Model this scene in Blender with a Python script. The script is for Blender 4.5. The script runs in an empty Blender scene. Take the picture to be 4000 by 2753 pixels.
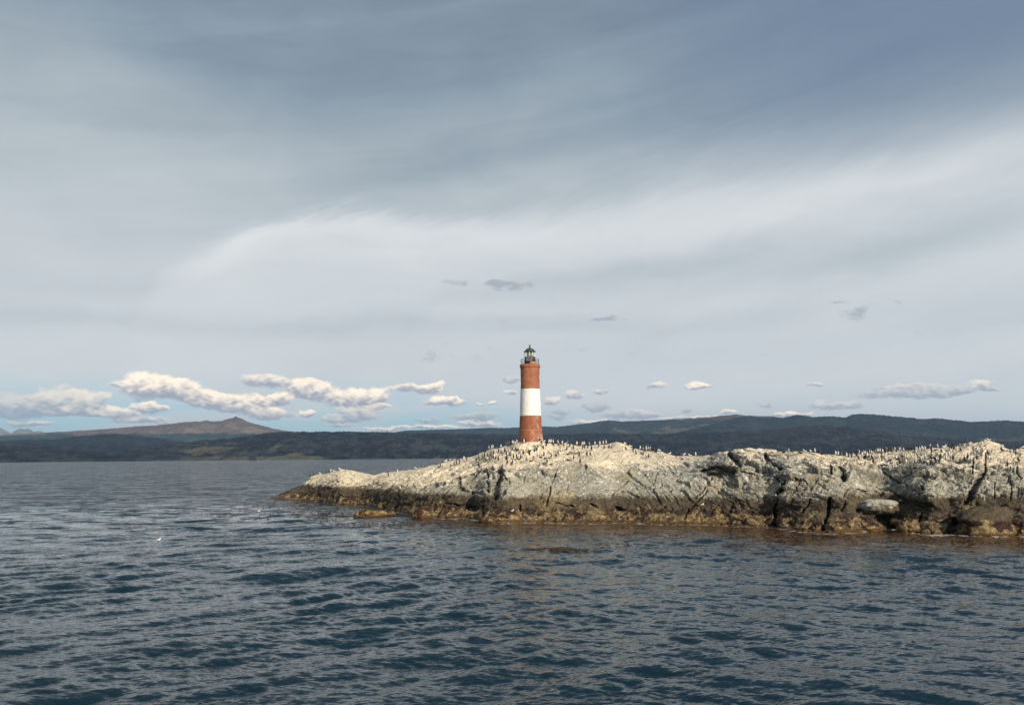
import bpy, math, random
import numpy as np
from mathutils import Vector, Matrix
from mathutils.bvhtree import BVHTree

random.seed(7)
RNG = np.random.default_rng(11)
scene = bpy.context.scene
COL = scene.collection
rad = math.radians

# ------------------------------------------------------------------ camera
CAM_Z = 6.7
FPX = 3000.0                      # focal length in pixels of a 4000 px wide frame
PITCH = math.atan((1783 - 1376.5) / FPX)
ROLL = rad(0.47)
_f = np.array([0, math.cos(PITCH), math.sin(PITCH)])
_r0 = np.array([1.0, 0, 0]); _u0 = np.array([0, -math.sin(PITCH), math.cos(PITCH)])
_r = _r0 * math.cos(ROLL) - _u0 * math.sin(ROLL)
_u = _r0 * math.sin(ROLL) + _u0 * math.cos(ROLL)

def ray(px, py):
    px = np.asarray(px, float); py = np.asarray(py, float)
    d = _f * FPX + np.multiply.outer(px - 2000, _r) + np.multiply.outer(1376.5 - py, _u)
    return d
def azel(px, py):
    d = ray(px, py)
    return np.degrees(np.arctan2(d[..., 0], d[..., 1])), np.degrees(np.arctan2(d[..., 2], np.hypot(d[..., 0], d[..., 1])))
def at_range(px, py, R):
    """point on the sight line through (px,py) at horizontal range R"""
    d = ray(px, py); h = np.hypot(d[..., 0], d[..., 1])
    k = R / h
    return np.stack([d[..., 0] * k, d[..., 1] * k, CAM_Z + d[..., 2] * k], -1)
def project(P):
    v = P - np.array([0, 0, CAM_Z]); z = v @ _f
    return 2000 + FPX * (v @ _r) / z, 1376.5 - FPX * (v @ _u) / z

cam_d = bpy.data.cameras.new('camera'); cam = bpy.data.objects.new('camera', cam_d); COL.objects.link(cam)
cam_d.sensor_width = 36; cam_d.lens = 27.0; cam_d.clip_start = 0.5; cam_d.clip_end = 120000
M = Matrix(((_r[0], _u[0], -_f[0], 0), (_r[1], _u[1], -_f[1], 0), (_r[2], _u[2], -_f[2], CAM_Z), (0, 0, 0, 1)))
cam.matrix_world = M
scene.camera = cam

# ------------------------------------------------------------------ helpers
def tag(o, label=None, cat=None, group=None, kind=None):
    if label: o['label'] = label
    if cat: o['category'] = cat
    if group: o['group'] = group
    if kind: o['kind'] = kind
    return o
def link(o, parent=None):
    COL.objects.link(o)
    if parent: o.parent = parent
    return o
def empty(name, loc=(0, 0, 0)):
    o = bpy.data.objects.new(name, None); o.location = loc; return link(o)
def mesh_obj(name, V, F, mat=None, parent=None, smooth=True, attrs=None, colors=None):
    me = bpy.data.meshes.new(name)
    V = np.asarray(V, np.float32)
    if isinstance(F, np.ndarray):
        n = F.shape[1]
        me.vertices.add(len(V)); me.vertices.foreach_set('co', V.ravel())
        me.loops.add(F.size); me.loops.foreach_set('vertex_index', F.ravel().astype(np.int32))
        me.polygons.add(len(F))
        me.polygons.foreach_set('loop_start', np.arange(0, F.size, n, dtype=np.int32))
        me.update(calc_edges=True)
    else:
        me.from_pydata([tuple(map(float, v)) for v in V], [], F)
    me.polygons.foreach_set('use_smooth', np.full(len(me.polygons), smooth))
    if attrs:
        for k, a in attrs.items():
            at = me.attributes.new(k, 'FLOAT', 'POINT'); at.data.foreach_set('value', np.asarray(a, np.float32).ravel())
    if colors is not None:
        at = me.attributes.new('tint', 'FLOAT_COLOR', 'POINT'); at.data.foreach_set('color', np.asarray(colors, np.float32).ravel())
    if mat:
        me.materials.append(mat)
    me.update()
    return link(bpy.data.objects.new(name, me), parent)
def grid_faces(nr, nc, wrap=False):
    i = np.arange(nr - 1)[:, None]; j = np.arange(nc if wrap else nc - 1)[None, :]
    a = i * nc + j; b = i * nc + (j + 1) % nc; c = (i + 1) * nc + (j + 1) % nc; d = (i + 1) * nc + j
    return np.stack([a, b, c, d], -1).reshape(-1, 4)
def sstep(a, b, x):
    t = np.clip((x - a) / (b - a), 0, 1); return t * t * (3 - 2 * t)

# ------------------------------------------------------------------ noise
_perm = RNG.permutation(256).astype(np.int32); _perm = np.concatenate([_perm, _perm, _perm])
_g3 = RNG.normal(size=(256, 3)); _g3 /= np.linalg.norm(_g3, axis=1)[:, None]; _g3 = _g3.astype(np.float32)
def noise3(P):
    P = np.asarray(P, np.float32)
    i = np.floor(P).astype(np.int32); f = P - i; i &= 255
    w = f * f * f * (f * (f * 6 - 15) + 10)
    out = 0
    for dx in (0, 1):
        for dy in (0, 1):
            for dz in (0, 1):
                h = _perm[_perm[_perm[(i[..., 0] + dx) & 255] + ((i[..., 1] + dy) & 255)] + ((i[..., 2] + dz) & 255)]
                g = _g3[h]
                v = g[..., 0] * (f[..., 0] - dx) + g[..., 1] * (f[..., 1] - dy) + g[..., 2] * (f[..., 2] - dz)
                out = out + v * (w[..., 0] if dx else 1 - w[..., 0]) * (w[..., 1] if dy else 1 - w[..., 1]) * (w[..., 2] if dz else 1 - w[..., 2])
    return out * 1.6
def fbm(P, oct=4, gain=0.5, lac=2.03, ridged=False):
    a = 1.0; s = 0; t = 0; P = np.asarray(P, np.float32)
    for k in range(oct):
        n = noise3(P)
        if ridged: n = 1 - 2 * np.abs(n)
        s = s + a * n; t += a; a *= gain; P = P * lac + 17.3
    return s / t
def hash01(ix, iy, iz, k):
    h = (ix.astype(np.int64) * 73856093) ^ (iy.astype(np.int64) * 19349663) ^ (iz.astype(np.int64) * 83492791) ^ (k * 2654435761)
    h = (h ^ (h >> 13)) * 1274126177 & 0xffffffff
    h = (h ^ (h >> 16)) & 0xffffff
    return (h / float(0xffffff)).astype(np.float32)
def blocks(P, seed=0, tilt=1.0):
    """cellular facets: returns (offset -1..1 incl. a tilted plane per cell, distance to the nearest joint)"""
    P = np.asarray(P, np.float32); b = np.floor(P).astype(np.int32)
    n = P.shape[0]
    f1 = np.full(n, 9, np.float32); f2 = np.full(n, 9, np.float32); off = np.zeros(n, np.float32)
    for dx in (-1, 0, 1):
        for dy in (-1, 0, 1):
            for dz in (-1, 0, 1):
                cx, cy, cz = b[:, 0] + dx, b[:, 1] + dy, b[:, 2] + dz
                c = np.stack([cx + hash01(cx, cy, cz, 1 + seed), cy + hash01(cx, cy, cz, 2 + seed), cz + hash01(cx, cy, cz, 3 + seed)], -1)
                v = P - c; d = np.sqrt((v * v).sum(1))
                h0 = hash01(cx, cy, cz, 4 + seed) * 2 - 1
                g = np.stack([hash01(cx, cy, cz, 5 + seed), hash01(cx, cy, cz, 6 + seed), hash01(cx, cy, cz, 7 + seed)], -1) * 2 - 1
                o = h0 + tilt * (g * v).sum(1)
                near = d < f1
                f2 = np.where(near, f1, np.minimum(f2, d))
                off = np.where(near, o, off); f1 = np.where(near, d, f1)
    return off, f2 - f1
def gsmooth(A, s, axis=0):
    r = int(3 * s) + 1; k = np.exp(-0.5 * (np.arange(-r, r + 1) / s) ** 2); k /= k.sum()
    A = np.moveaxis(np.asarray(A, float), axis, 0)
    pad = np.concatenate([np.repeat(A[:1], r, 0), A, np.repeat(A[-1:], r, 0)])
    out = sum(k[q] * pad[q:q + len(A)] for q in range(2 * r + 1))
    return np.moveaxis(out, 0, axis)

# ------------------------------------------------------------------ node helper
class NT:
    def __init__(s, tree): s.t = tree; s.n = tree.nodes; s.l = tree.links
    def put(s, sock, v):
        if v is None: return
        if isinstance(v, bpy.types.NodeSocket): s.l.new(v, sock)
        else:
            if isinstance(v, (tuple, list)) and sock.type == 'RGBA' and len(v) == 3: v = (*v, 1)
            sock.default_value = v
    def node(s, typ, **kw):
        x = s.n.new(typ)
        for k, v in kw.items(): setattr(x, k, v)
        return x
    def m(s, op, a, b=None, c=None, clamp=False):
        x = s.n.new('ShaderNodeMath'); x.operation = op; x.use_clamp = clamp
        s.put(x.inputs[0], a); s.put(x.inputs[1], b); s.put(x.inputs[2], c); return x.outputs[0]
    def v(s, op, a, b=None, c=None):
        x = s.n.new('ShaderNodeVectorMath'); x.operation = op
        s.put(x.inputs[0], a); s.put(x.inputs[1], b); s.put(x.inputs[2], c)
        return x.outputs['Value'] if op in ('DOT_PRODUCT', 'LENGTH') else x.outputs[0]
    def noise(s, vec, scale, detail=3, rough=0.5, dist=0.0, lac=2.0, col=False):
        x = s.n.new('ShaderNodeTexNoise'); s.put(x.inputs['Vector'], vec); x.inputs['Scale'].default_value = scale
        x.inputs['Detail'].default_value = detail; x.inputs['Roughness'].default_value = rough
        x.inputs['Distortion'].default_value = dist; x.inputs['Lacunarity'].default_value = lac
        return x.outputs[1 if col else 0]
    def mix(s, fac, a, b, blend='MIX'):
        x = s.n.new('ShaderNodeMix'); x.data_type = 'RGBA'; x.blend_type = blend
        s.put(x.inputs[0], fac); s.put(x.inputs[6], a); s.put(x.inputs[7], b); return x.outputs[2]
    def smooth(s, v, a, b):
        x = s.n.new('ShaderNodeMapRange'); x.interpolation_type = 'SMOOTHSTEP'
        s.put(x.inputs[0], v); x.inputs[1].default_value = a; x.inputs[2].default_value = b; return x.outputs[0]
    def ramp(s, v, stops, interp='LINEAR'):
        x = s.n.new('ShaderNodeValToRGB'); s.put(x.inputs[0], v); r = x.color_ramp; r.interpolation = interp
        while len(r.elements) < len(stops): r.elements.new(0.5)
        for e, (p, c) in zip(r.elements, stops):
            e.position = p; e.color = (*c, 1) if len(c) == 3 else c
        return x.outputs[0]
    def xyz(s, x=0.0, y=0.0, z=0.0):
        c = s.n.new('ShaderNodeCombineXYZ'); s.put(c.inputs[0], x); s.put(c.inputs[1], y); s.put(c.inputs[2], z); return c.outputs[0]
    def sep(s, v):
        c = s.n.new('ShaderNodeSeparateXYZ'); s.put(c.inputs[0], v); return c.outputs
    def bump(s, h, dist=1.0, strength=1.0, normal=None):
        b = s.n.new('ShaderNodeBump'); s.put(b.inputs['Height'], h); b.inputs['Distance'].default_value = dist
        s.put(b.inputs['Strength'], strength); s.put(b.inputs['Normal'], normal); return b.outputs[0]
    def attr(s, name):
        a = s.n.new('ShaderNodeAttribute'); a.attribute_name = name; return a
def material(name):
    m = bpy.data.materials.new(name); m.use_nodes = True
    t = NT(m.node_tree); b = m.node_tree.nodes['Principled BSDF']
    return m, t, b
def simple_mat(name, col, rough=0.6, metal=0.0, var=0.12, scale=6.0, bump=0.0, spec=0.5):
    m, t, b = material(name)
    g = t.n.new('ShaderNodeTexCoord').outputs['Object']
    n = t.noise(g, scale, 4, 0.6)
    c2 = tuple(min(1, x * (1 + 2.2 * var)) for x in col); c1 = tuple(x * (1 - 1.6 * var) for x in col)
    t.put(b.inputs['Base Color'], t.mix(t.smooth(n, 0.3, 0.7), c1, c2))
    b.inputs['Roughness'].default_value = rough; b.inputs['Metallic'].default_value = metal
    b.inputs['Specular IOR Level'].default_value = spec
    if bump: t.put(b.inputs['Normal'], t.bump(n, bump))
    return m

# ------------------------------------------------------------------ sun and sky
SUN_AZ, SUN_EL = rad(33), rad(26)     # behind the camera, to its right
sun_dir = Vector((math.sin(SUN_AZ) * math.cos(SUN_EL), -math.cos(SUN_AZ) * math.cos(SUN_EL), math.sin(SUN_EL)))
sl = bpy.data.lights.new('sun', 'SUN'); sl.energy = 5.0; sl.angle = rad(0.5); sl.color = (1.0, 0.885, 0.71)
so = bpy.data.objects.new('sun', sl); link(so); so.rotation_euler = sun_dir.to_track_quat('Z', 'Y').to_euler()

W = bpy.data.worlds.new('World'); scene.world = W; W.use_nodes = True
t = NT(W.node_tree); bg = W.node_tree.nodes['Background']
sky = t.node('ShaderNodeTexSky', sky_type='NISHITA', sun_disc=False, sun_elevation=SUN_EL)
sky.sun_rotation = math.atan2(sun_dir.x, sun_dir.y) % (2 * math.pi)
sky.air_density = 1.0; sky.dust_density = 0.6; sky.ozone_density = 1.5
dirv = t.n.new('ShaderNodeTexCoord').outputs['Generated']
sx = t.sep(dirv)
az = t.m('MULTIPLY', t.m('ARCTAN2', sx[0], sx[1]), 57.29578)
el = t.m('MULTIPLY', t.m('ARCSINE', sx[2]), 57.29578)
# wind-drawn wisps: domain of the high veil, warped
P0 = t.xyz(az, el, 1.0)
wv = t.noise(t.v('MULTIPLY', P0, (0.045, 0.11, 1.0)), 1.0, 5, 0.55, 0.6, col=True)
Pw = t.v('ADD', P0, t.v('MULTIPLY', t.v('SUBTRACT', wv, (0.5, 0.5, 0.5)), (7.0, 4.2, 0.0)))
L = t.ramp(t.m('DIVIDE', el, 60.0, clamp=True), [(0.0, (.68,) * 3), (0.10, (.67,) * 3), (0.21, (.605,) * 3), (0.30, (.49,) * 3), (0.38, (.41,) * 3), (0.45, (.31,) * 3), (0.53, (.25,) * 3), (1.0, (.19,) * 3)])
def px_scale(cx, cy):
    a0, e0 = azel(cx, cy); a1, _ = azel(cx + 10, cy); _, e1 = azel(cx, cy - 10)
    return float(a0), float(e0), float(a1 - a0) / 10, float(e1 - e0) / 10
VEIL = [ # cx, cy, sx, sy, angle (deg, up to the right), weight
    (3500, 670, 900, 80, 7.5, .14), (2200, 900, 800, 60, 6, .03),
    (2650, 1050, 800, 50, 5, -.11), (3600, 940, 700, 50, 8, -.12), (2000, 1290, 1500, 40, 1, -.05), (3500, 260, 800, 260, 10, -.05), (150, 150, 500, 160, -12, .05),
    (1500, 700, 600, 60, 10, -.05), (500, 1290, 700, 40, 1, -.06), (2300, 560, 900, 60, 6, -.04), (3200, 1330, 900, 45, 4, -.04),
    (500, 640, 500, 110, -15, .02)]
for cx, cy, ax, ay, ang, w in VEIL:
    a0, e0, ka, ke = px_scale(cx, cy); c, s = math.cos(rad(ang)), math.sin(rad(ang))
    sxx, syy = ax * ka, ay * ke
    v1 = t.v('DOT_PRODUCT', Pw, (c / sxx, s / sxx, -(c * a0 + s * e0) / sxx))
    v2 = t.v('DOT_PRODUCT', Pw, (-s / syy, c / syy, (s * a0 - c * e0) / syy))
    d = t.m('MULTIPLY_ADD', v1, v1, t.m('MULTIPLY', v2, v2))
    L = t.m('MULTIPLY_ADD', t.m('EXPONENT', t.m('MULTIPLY', d, -0.8)), w, L)
# the veil's leading edge: a curl at centre-left that runs on to the right as a broad bright band
EDGE = [(-800,1500),(300,1420),(560,1230),(620,1110),(690,1020),(800,950),(1000,868),(1200,805),(1380,768),(1700,800),(2100,770),(2600,700),(3200,605),(3700,520),(4000,480),(4800,380)]
ea = [azel(x_, y_) for x_, y_ in EDGE]
Em = t.ramp(t.m('MULTIPLY_ADD', t.sep(Pw)[0], 1 / 100.0, 0.5), [(float(a_) / 100 + .5, (float(e_) / 60,) * 3) for a_, e_ in ea])
sd = t.m('SUBTRACT', t.m('MULTIPLY', Em, 60.0), t.sep(Pw)[1])
fl = t.noise(t.v('MULTIPLY', t.v('ADD', P0, t.xyz(0.0, t.m('MULTIPLY', az, -0.35), 0.0)), (0.16, 0.75, 0.3)), 1.0, 6, 0.62, 0.5)
sd = t.m('ADD', sd, t.m('MULTIPLY', t.m('SUBTRACT', fl, 0.5), 3.2))
wdt = t.m('MULTIPLY_ADD', t.smooth(az, -14.0, 12.0), 2.2, 1.5)
sn = t.m('DIVIDE', sd, wdt)
veil_in = t.m('MULTIPLY', t.smooth(sn, -0.5, 1.0), t.smooth(sd, 10.0, 1.5))
veil_in = t.m('MULTIPLY', t.m('MULTIPLY', veil_in, t.smooth(az, -29.0, -19.0)), t.m('MULTIPLY_ADD', fl, 0.9, 0.55))
L = t.m('MULTIPLY_ADD', veil_in, 0.125, L)
rim = t.m('MULTIPLY', t.smooth(t.m('ABSOLUTE', t.m('SUBTRACT', sd, 1.5)), 1.7, 0.0), t.m('MULTIPLY', t.smooth(az, 2.0, -7.0), t.smooth(az, -27.0, -20.0)))
L = t.m('MULTIPLY_ADD', rim, 0.075, L)
st = t.noise(t.v('MULTIPLY', t.v('ADD', Pw, t.xyz(0.0, t.m('MULTIPLY', az, -0.12), 0.0)), (0.035, 0.30, 0.3)), 1.0, 6, 0.55, 0.3)
st2 = t.noise(t.v('MULTIPLY', P0, (0.09, 0.2, 0.3)), 1.0, 5, 0.5, 0.8)
L = t.m('ADD', L, t.m('MULTIPLY', t.m('SUBTRACT', st, 0.5), 0.20))
L = t.m('ADD', L, t.m('MULTIPLY', t.m('SUBTRACT', st2, 0.5), 0.10))
veil = t.ramp(L, [(0.0, (.075, .105, .17)), (0.16, (.125, .168, .24)), (0.3, (.225, .290, .355)), (0.45, (.395, .450, .490)), (0.62, (.575, .615, .640)), (0.85, (.74, .76, .75))])
veil = t.mix(t.m('MULTIPLY', t.m('MULTIPLY', t.smooth(az, 2.0, 26.0), t.smooth(el, 15.0, 27.0)), .55), veil, (.130, .190, .300))
veil = t.mix(t.m('MULTIPLY', t.smooth(el, 31.0, 50.0), .6), veil, (.110, .180, .310))
# clear blue-green gaps low over the channel
gap = t.m('MULTIPLY', t.smooth(el, 6.5, 2.0), t.smooth(t.m('ADD', az, t.m('MULTIPLY', st2, 16.0)), 22.0, -2.0))
gap = t.m('MULTIPLY', gap, t.smooth(t.noise(t.v('MULTIPLY', P0, (0.1, 0.5, 0.3)), 1.0, 4, 0.5, 0.4), 0.36, 0.56))
skyc = t.mix(1.0, sky.outputs[0], (0.085, 0.10, 0.105), 'MULTIPLY')
clear = t.mix(0.75, skyc, (.36, .60, .72))
veil = t.mix(t.m('MULTIPLY', gap, 0.85), veil, clear)
# cumulus: x, y, half width, half height, brightness
CUM = [(609,1512,165,46,1),(700,1520,110,36,1),(442,1500,30,9,.3),(820,1556,90,32,1),(930,1570,150,34,1),(1090,1560,60,26,.9),(1051,1613,110,19,.9),(950,1600,120,18,.7),(60,1585,110,46,.3),(210,1572,130,50,.5),
 (340,1572,90,44,.6),(296,1610,110,20,.8),(458,1616,100,20,.8),(582,1594,72,20,.85),(108,1648,110,12,.6),(560,1640,110,12,.5),(1040,1488,110,26,.65),(1186,1515,95,32,.8),(1250,1530,80,30,.8),(1202,1613,36,15,1),
 (1385,1556,120,30,.95),(1463,1545,62,32,1),(1469,1588,66,12,1),(1400,1615,110,30,.5),(1340,1640,90,14,.4),(1329,1664,55,8,.3),(1514,1676,90,11,.8),(1700,1672,130,8,.9),(1620,1516,115,17,.7),(1690,1508,50,16,1),
 (1744,1568,92,16,1),(1730,1560,50,18,1),(1682,1389,36,22,0),(1660,1641,62,12,.25),(1861,1624,95,18,.2),(1873,1653,90,11,.7),(1878,1574,20,6,.6),(1934,1571,22,7,.8),(1990,1482,42,14,.25),(2000,1535,36,9,.5),
 (2164,1563,30,18,.6),(2240,1546,38,16,.5),(2343,1529,42,10,.35),(2338,1588,60,16,.1),(2198,1611,52,14,.1),(2175,1630,50,7,.1),(2444,1619,105,20,.2),(2321,1647,100,9,.8),(2571,1504,42,14,.6),(2733,1504,58,15,.85),
 (3192,1501,45,8,.4),(3560,1536,210,20,.12),(3700,1522,130,22,.2),(3852,1509,52,18,.55),(3263,1579,130,17,.3),(3540,1512,130,14,.35),(3089,1614,90,9,.9),(2836,1611,48,9,.8),(2513,1617,58,16,.4),(2688,1598,26,11,.15),
 (2992,1575,38,9,.1),(3334,1226,50,22,0),(3373,1203,38,13,0),(3289,1184,38,7,0),(3509,1181,24,6,0),(2694,1632,150,6,.8),(1790,1108,55,13,.05),(1984,1114,105,20,.0),(1950,1098,50,14,.0),(2372,1243,75,11,.05),(1690,630,100,36,.0)]
cw = t.noise(t.v('MULTIPLY', P0, (0.55, 0.95, 1.0)), 1.0, 5, 0.6, 0.0, col=True)
Pc = t.v('ADD', t.xyz(az, el, 0.0), t.v('MULTIPLY', t.v('SUBTRACT', cw, (0.5, 0.5, 0.5)), (2.6, 1.15, 0.0)))
Pc = t.v('MULTIPLY', Pc, (1.0, 1.0, 0.0))
fine = t.noise(t.v('MULTIPLY', P0, (1.0, 2.0, 1.0)), 1.0, 5, 0.56, 0.1)
fine2 = t.noise(t.v('MULTIPLY', t.v('ADD', P0, (0.30, 0.22, 0.0)), (1.0, 1.9, 1.0)), 1.0, 4, 0.55, 0.1)
hi = t.smooth(el, 5.8, 7.0)
wisp = t.mix(1.0, veil, (.50, .53, .58), 'MULTIPLY')
def background(colour):
    b_ = t.n.new('ShaderNodeBackground'); b_.inputs[1].default_value = 0.1
    t.put(b_.inputs[0], t.mix(1.0, colour, (10.0, 10.0, 10.0), 'MULTIPLY')); return b_.outputs[0]
def cloud_zone(a_lo, a_hi, e_lo, e_hi):
    acc = t.xyz(0.0, 0.0, 0.0); Wt = 0.0
    Pz = t.v('MULTIPLY_ADD', Pc, (1.0, 1.0, 0.0), (1e-5 * (a_lo + 60) + 1e-4 * e_hi, 0.0, 0.0))   # its own node per zone
    for cx, cy, rx, ry, b in CUM:
        a0, e0, ka, ke = px_scale(cx, cy); ra, re_ = rx * 1.18 * ka, ry * (1.3 + .10 * b) * ke; ex = math.sqrt(1 + b * b)
        if a0 + ra * ex + 1.4 < a_lo or a0 - ra * ex - 1.4 > a_hi or e0 + re_ * ex + .7 < e_lo or e0 - re_ * ex - .7 > e_hi: continue
        ix, iy = 1 / ra, 1 / re_
        q = t.v('MULTIPLY_ADD', Pz, (ix, iy, 0.0), (-a0 * ix, -e0 * iy, b))
        w = t.m('MAXIMUM', t.m('SUBTRACT', 1.0 + b * b, t.v('DOT_PRODUCT', q, q)), 0.0)
        acc = t.v('MULTIPLY_ADD', t.xyz(w, w, w), q, acc)
        Wt = t.m('ADD', w, Wt)
    cs = t.sep(acc); Wm = t.m('MAXIMUM', Wt, 0.02)
    dens = t.m('ADD', t.m('MULTIPLY', Wt, 1.05), t.m('MULTIPLY', t.m('SUBTRACT', fine, 0.5), 1.15))
    if e_lo > 5: dens = t.m('ADD', dens, t.m('MULTIPLY', t.m('SUBTRACT', fine2, 0.5), 2.2)); alpha = t.smooth(dens, 0.2, 1.5)
    else: alpha = t.smooth(dens, 0.14, 0.72)
    vert = t.m('DIVIDE', cs[1], Wm); br = t.m('DIVIDE', cs[2], Wm)
    lit = t.m('ADD', t.m('MULTIPLY_ADD', vert, 0.85, 0.42), t.m('MULTIPLY', t.m('SUBTRACT', fine, fine2), 1.6))
    lit = t.smooth(lit, -0.1, 0.95)
    ccol = t.mix(lit, (.36, .38, .45), (1.24, 1.06, .84))
    gcol = t.mix(lit, (.29, .32, .40), (.60, .60, .61))
    ccol = t.mix(t.m('MINIMUM', t.m('MULTIPLY', br, 1.15), 1.0), gcol, ccol)
    ccol = t.mix(hi, ccol, wisp)
    alpha = t.m('MULTIPLY', alpha, t.m('MINIMUM', t.m('MULTIPLY_ADD', br, 0.38, 0.60), 0.96))
    return background(t.mix(alpha, veil, ccol))
def inside(v, lo, hi_): return t.m('MULTIPLY', t.m('GREATER_THAN', v, lo), t.m('LESS_THAN', v, hi_))
cut = [-45.0, -24.0, -13.0, -3.0, 6.0, 17.0, 45.0]
shd = background(t.mix(t.smooth(el, -0.5, -3.0), veil, (.12, .15, .18)))
low = inside(el, -0.6, 6.9); high = inside(el, 6.9, 17.5)
def choose(fac, a_, b_):
    x = t.n.new('ShaderNodeMixShader'); t.put(x.inputs[0], fac); t.l.new(a_, x.inputs[1]); t.l.new(b_, x.inputs[2]); return x.outputs[0]
for lo_, hi_ in zip(cut[:-1], cut[1:]):
    shd = choose(t.m('MULTIPLY', low, inside(az, lo_, hi_)), shd, cloud_zone(lo_, hi_, -.6, 6.9))
shd = choose(t.m('MULTIPLY', high, inside(az, -12.0, 30.0)), shd, cloud_zone(-12.0, 30.0, 6.9, 17.5))
t.l.new(shd, t.n['World Output'].inputs[0])
W.cycles.sampling_method = 'MANUAL'; W.cycles.sample_map_resolution = 512
# ------------------------------------------------------------------ the rocky island
KEYS = np.array([ # px, waterline y, shoulder off, shoulder y, mid off, mid y, crest off, crest y, guano offset m
 (1020,1950,.5,1962,1,1963,1.5,1964,0),(1062,1946,.5,1942,1,1941.5,1.5,1941,0),(1120,1954,2,1936,4,1926,7,1917,.6),(1184,1953,3,1908,5,1897,9,1888,.3),(1212,1955,3,1900,6,1882,10,1866,0),
 (1243,1957,3.5,1898,7,1872,11,1852,0),(1326,1970,4,1906,8,1871,14,1835,0),(1367,1971,4,1908,8,1872,14,1832,0),(1423,1974,4,1908,8,1878,15,1847,0),(1457,1979,4.5,1906,9,1878,16,1854,0),
 (1500,1987,4.5,1912,9,1876,17,1846,0),(1550,1998,5,1916,11,1872,20,1841,0),(1619,2010,5.5,1905,12,1862,21,1831,0),(1700,2019,6,1892,13,1852,22,1814,0),(1774,2024,6,1880,13,1838,22,1798,0),
 (1850,2026,6,1872,13,1826,21,1782,.2),(1886,2034,6,1868,13,1818,21,1762,.3),(1921,2038,6,1862,13,1808,20,1748,.3),(1976,2042,6,1855,13,1797,20,1737,.2),(2079,2038,6,1840,13,1785,20,1726,.4),
 (2148,2039,6,1832,13,1780,20,1731,.5),(2217,2039,7,1822,13,1777,20,1731,.3),(2269,2040,7,1816,13,1775,20,1737,0),(2321,2041,7,1816,13,1772,20,1736,-.2),(2373,2040,7,1818,13,1770,21,1735,-.2),
 (2396,2039,7,1819,13,1769,21,1731,-.2),(2410,2039,7,1820,13,1768,21,1725,-.2),(2435,2040,7,1824,13,1768,21,1728,0),(2469,2041,7,1834,13,1778,21,1744,.3),(2510,2043,7,1852,13,1792,20,1753,.6),
 (2593,2045,7,1862,13,1802,18,1763,.9),(2648,2046,7,1868,12,1812,17,1780,1.2),(2745,2047,6,1862,10,1818,15,1781,1.6),(2790,2048,6,1856,9,1808,14,1775,1.8),(2812,2048,6,1850,9,1800,13,1760,1.8),
 (2859,2050,6,1846,9,1796,12.5,1758,1.6),(2883,2052,6,1845,9,1795,12,1752,1.3),(3004,2056,6,1848,9,1800,13,1757,1.1),(3040,2062,6,1850,9,1800,13,1760,1.1),(3090,2068,6,1852,9,1800,14,1763,1.0),
 (3200,2078,7,1858,10,1802,15,1767,.9),(3269,2079,7,1856,11,1804,18,1777,.6),(3330,2076,7,1850,12,1806,22,1779,.4),(3407,2067,7.5,1848,13,1806,26,1771,.2),(3450,2063,7.5,1847,13,1806,27,1767,.1),
 (3493,2066,7.5,1846,13,1806,28,1765,.1),(3562,2078,8,1838,14,1804,30,1761,.1),(3631,2087,8,1832,14,1802,30,1752,.0),(3700,2084,8,1830,14,1801,30,1747,-.2),(3752,2088,8,1832,14,1801,30,1738,-.3),
 (3786,2089,8,1834,14,1801,30,1731,-.3),(3838,2090,8,1838,14,1801,30,1731,-.3),(3852,2090,8,1838,14,1801,30,1724,-.2),(3870,2090,8,1840,14,1801,30,1722,0),(3890,2090,8,1844,14,1802,30,1729,0),
 (3917,2091,8,1848,14,1803,30,1739,0),(3945,2091,8,1850,14,1804,29,1751,0),(3976,2092,8,1852,14,1806,29,1759,0),(3998,2092,8,1852,14,1806,29,1752,0),(4100,2096,8,1856,14,1810,29,1757,0),
 (4300,2104,8,1856,14,1812,28,1752,0),(4600,2112,8,1866,14,1825,27,1775,.2),(4900,2110,7,1890,12,1850,22,1808,.3),(5150,2090,5,1930,9,1890,16,1850,.3),(5300,2070,3,1985,6,1960,10,1940,0),(5400,2060,1,2075,2,2080,3,2080,0)], float)
pxs = np.concatenate([np.arange(1022, 4080, 2.3), np.arange(4080, 4400, 6), np.arange(4400, 5400, 14)])
K = np.stack([np.interp(pxs, KEYS[:, 0], KEYS[:, q]) for q in range(1, KEYS.shape[1])], -1)
Ks = gsmooth(K, 4.0); Kc = gsmooth(K, 1.6)
K = np.where(np.arange(K.shape[1])[None] == 6, Kc, Ks)
nC = len(pxs)
dcol = ray(pxs, np.full(nC, 1900.0)); azc = np.arctan2(dcol[:, 0], dcol[:, 1])
def z_at(py, R):
    """height of the sight line (column azimuth, image row) at range R"""
    el0 = np.zeros(nC); d = ray(pxs, 1900.0 + 0 * pxs)
    # vertical move in the frame, roll is tiny
    dd = _f * FPX + np.multiply.outer(pxs - 2000 - (1900 - py) * math.tan(ROLL) * 0, _r) + np.multiply.outer(1376.5 - py, _u)
    return CAM_Z + R * dd[:, 2] / np.hypot(dd[:, 0], dd[:, 1])
dw = _f * FPX + np.multiply.outer(pxs - 2000, _r) + np.multiply.outer(1376.5 - K[:, 0], _u)
R0 = CAM_Z / (-dw[:, 2] / np.hypot(dw[:, 0], dw[:, 1]))
R_sh, R_mid, R_cr = R0 + K[:, 1], R0 + K[:, 3], R0 + K[:, 5]
z_sh, z_mid, z_cr = z_at(K[:, 2], R_sh), z_at(K[:, 4], R_mid), z_at(K[:, 6], R_cr)
def lim(z, f): return np.minimum(z, z_sh * f)
s1 = np.clip(K[:, 1] / 6, .1, 1.2)
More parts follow.
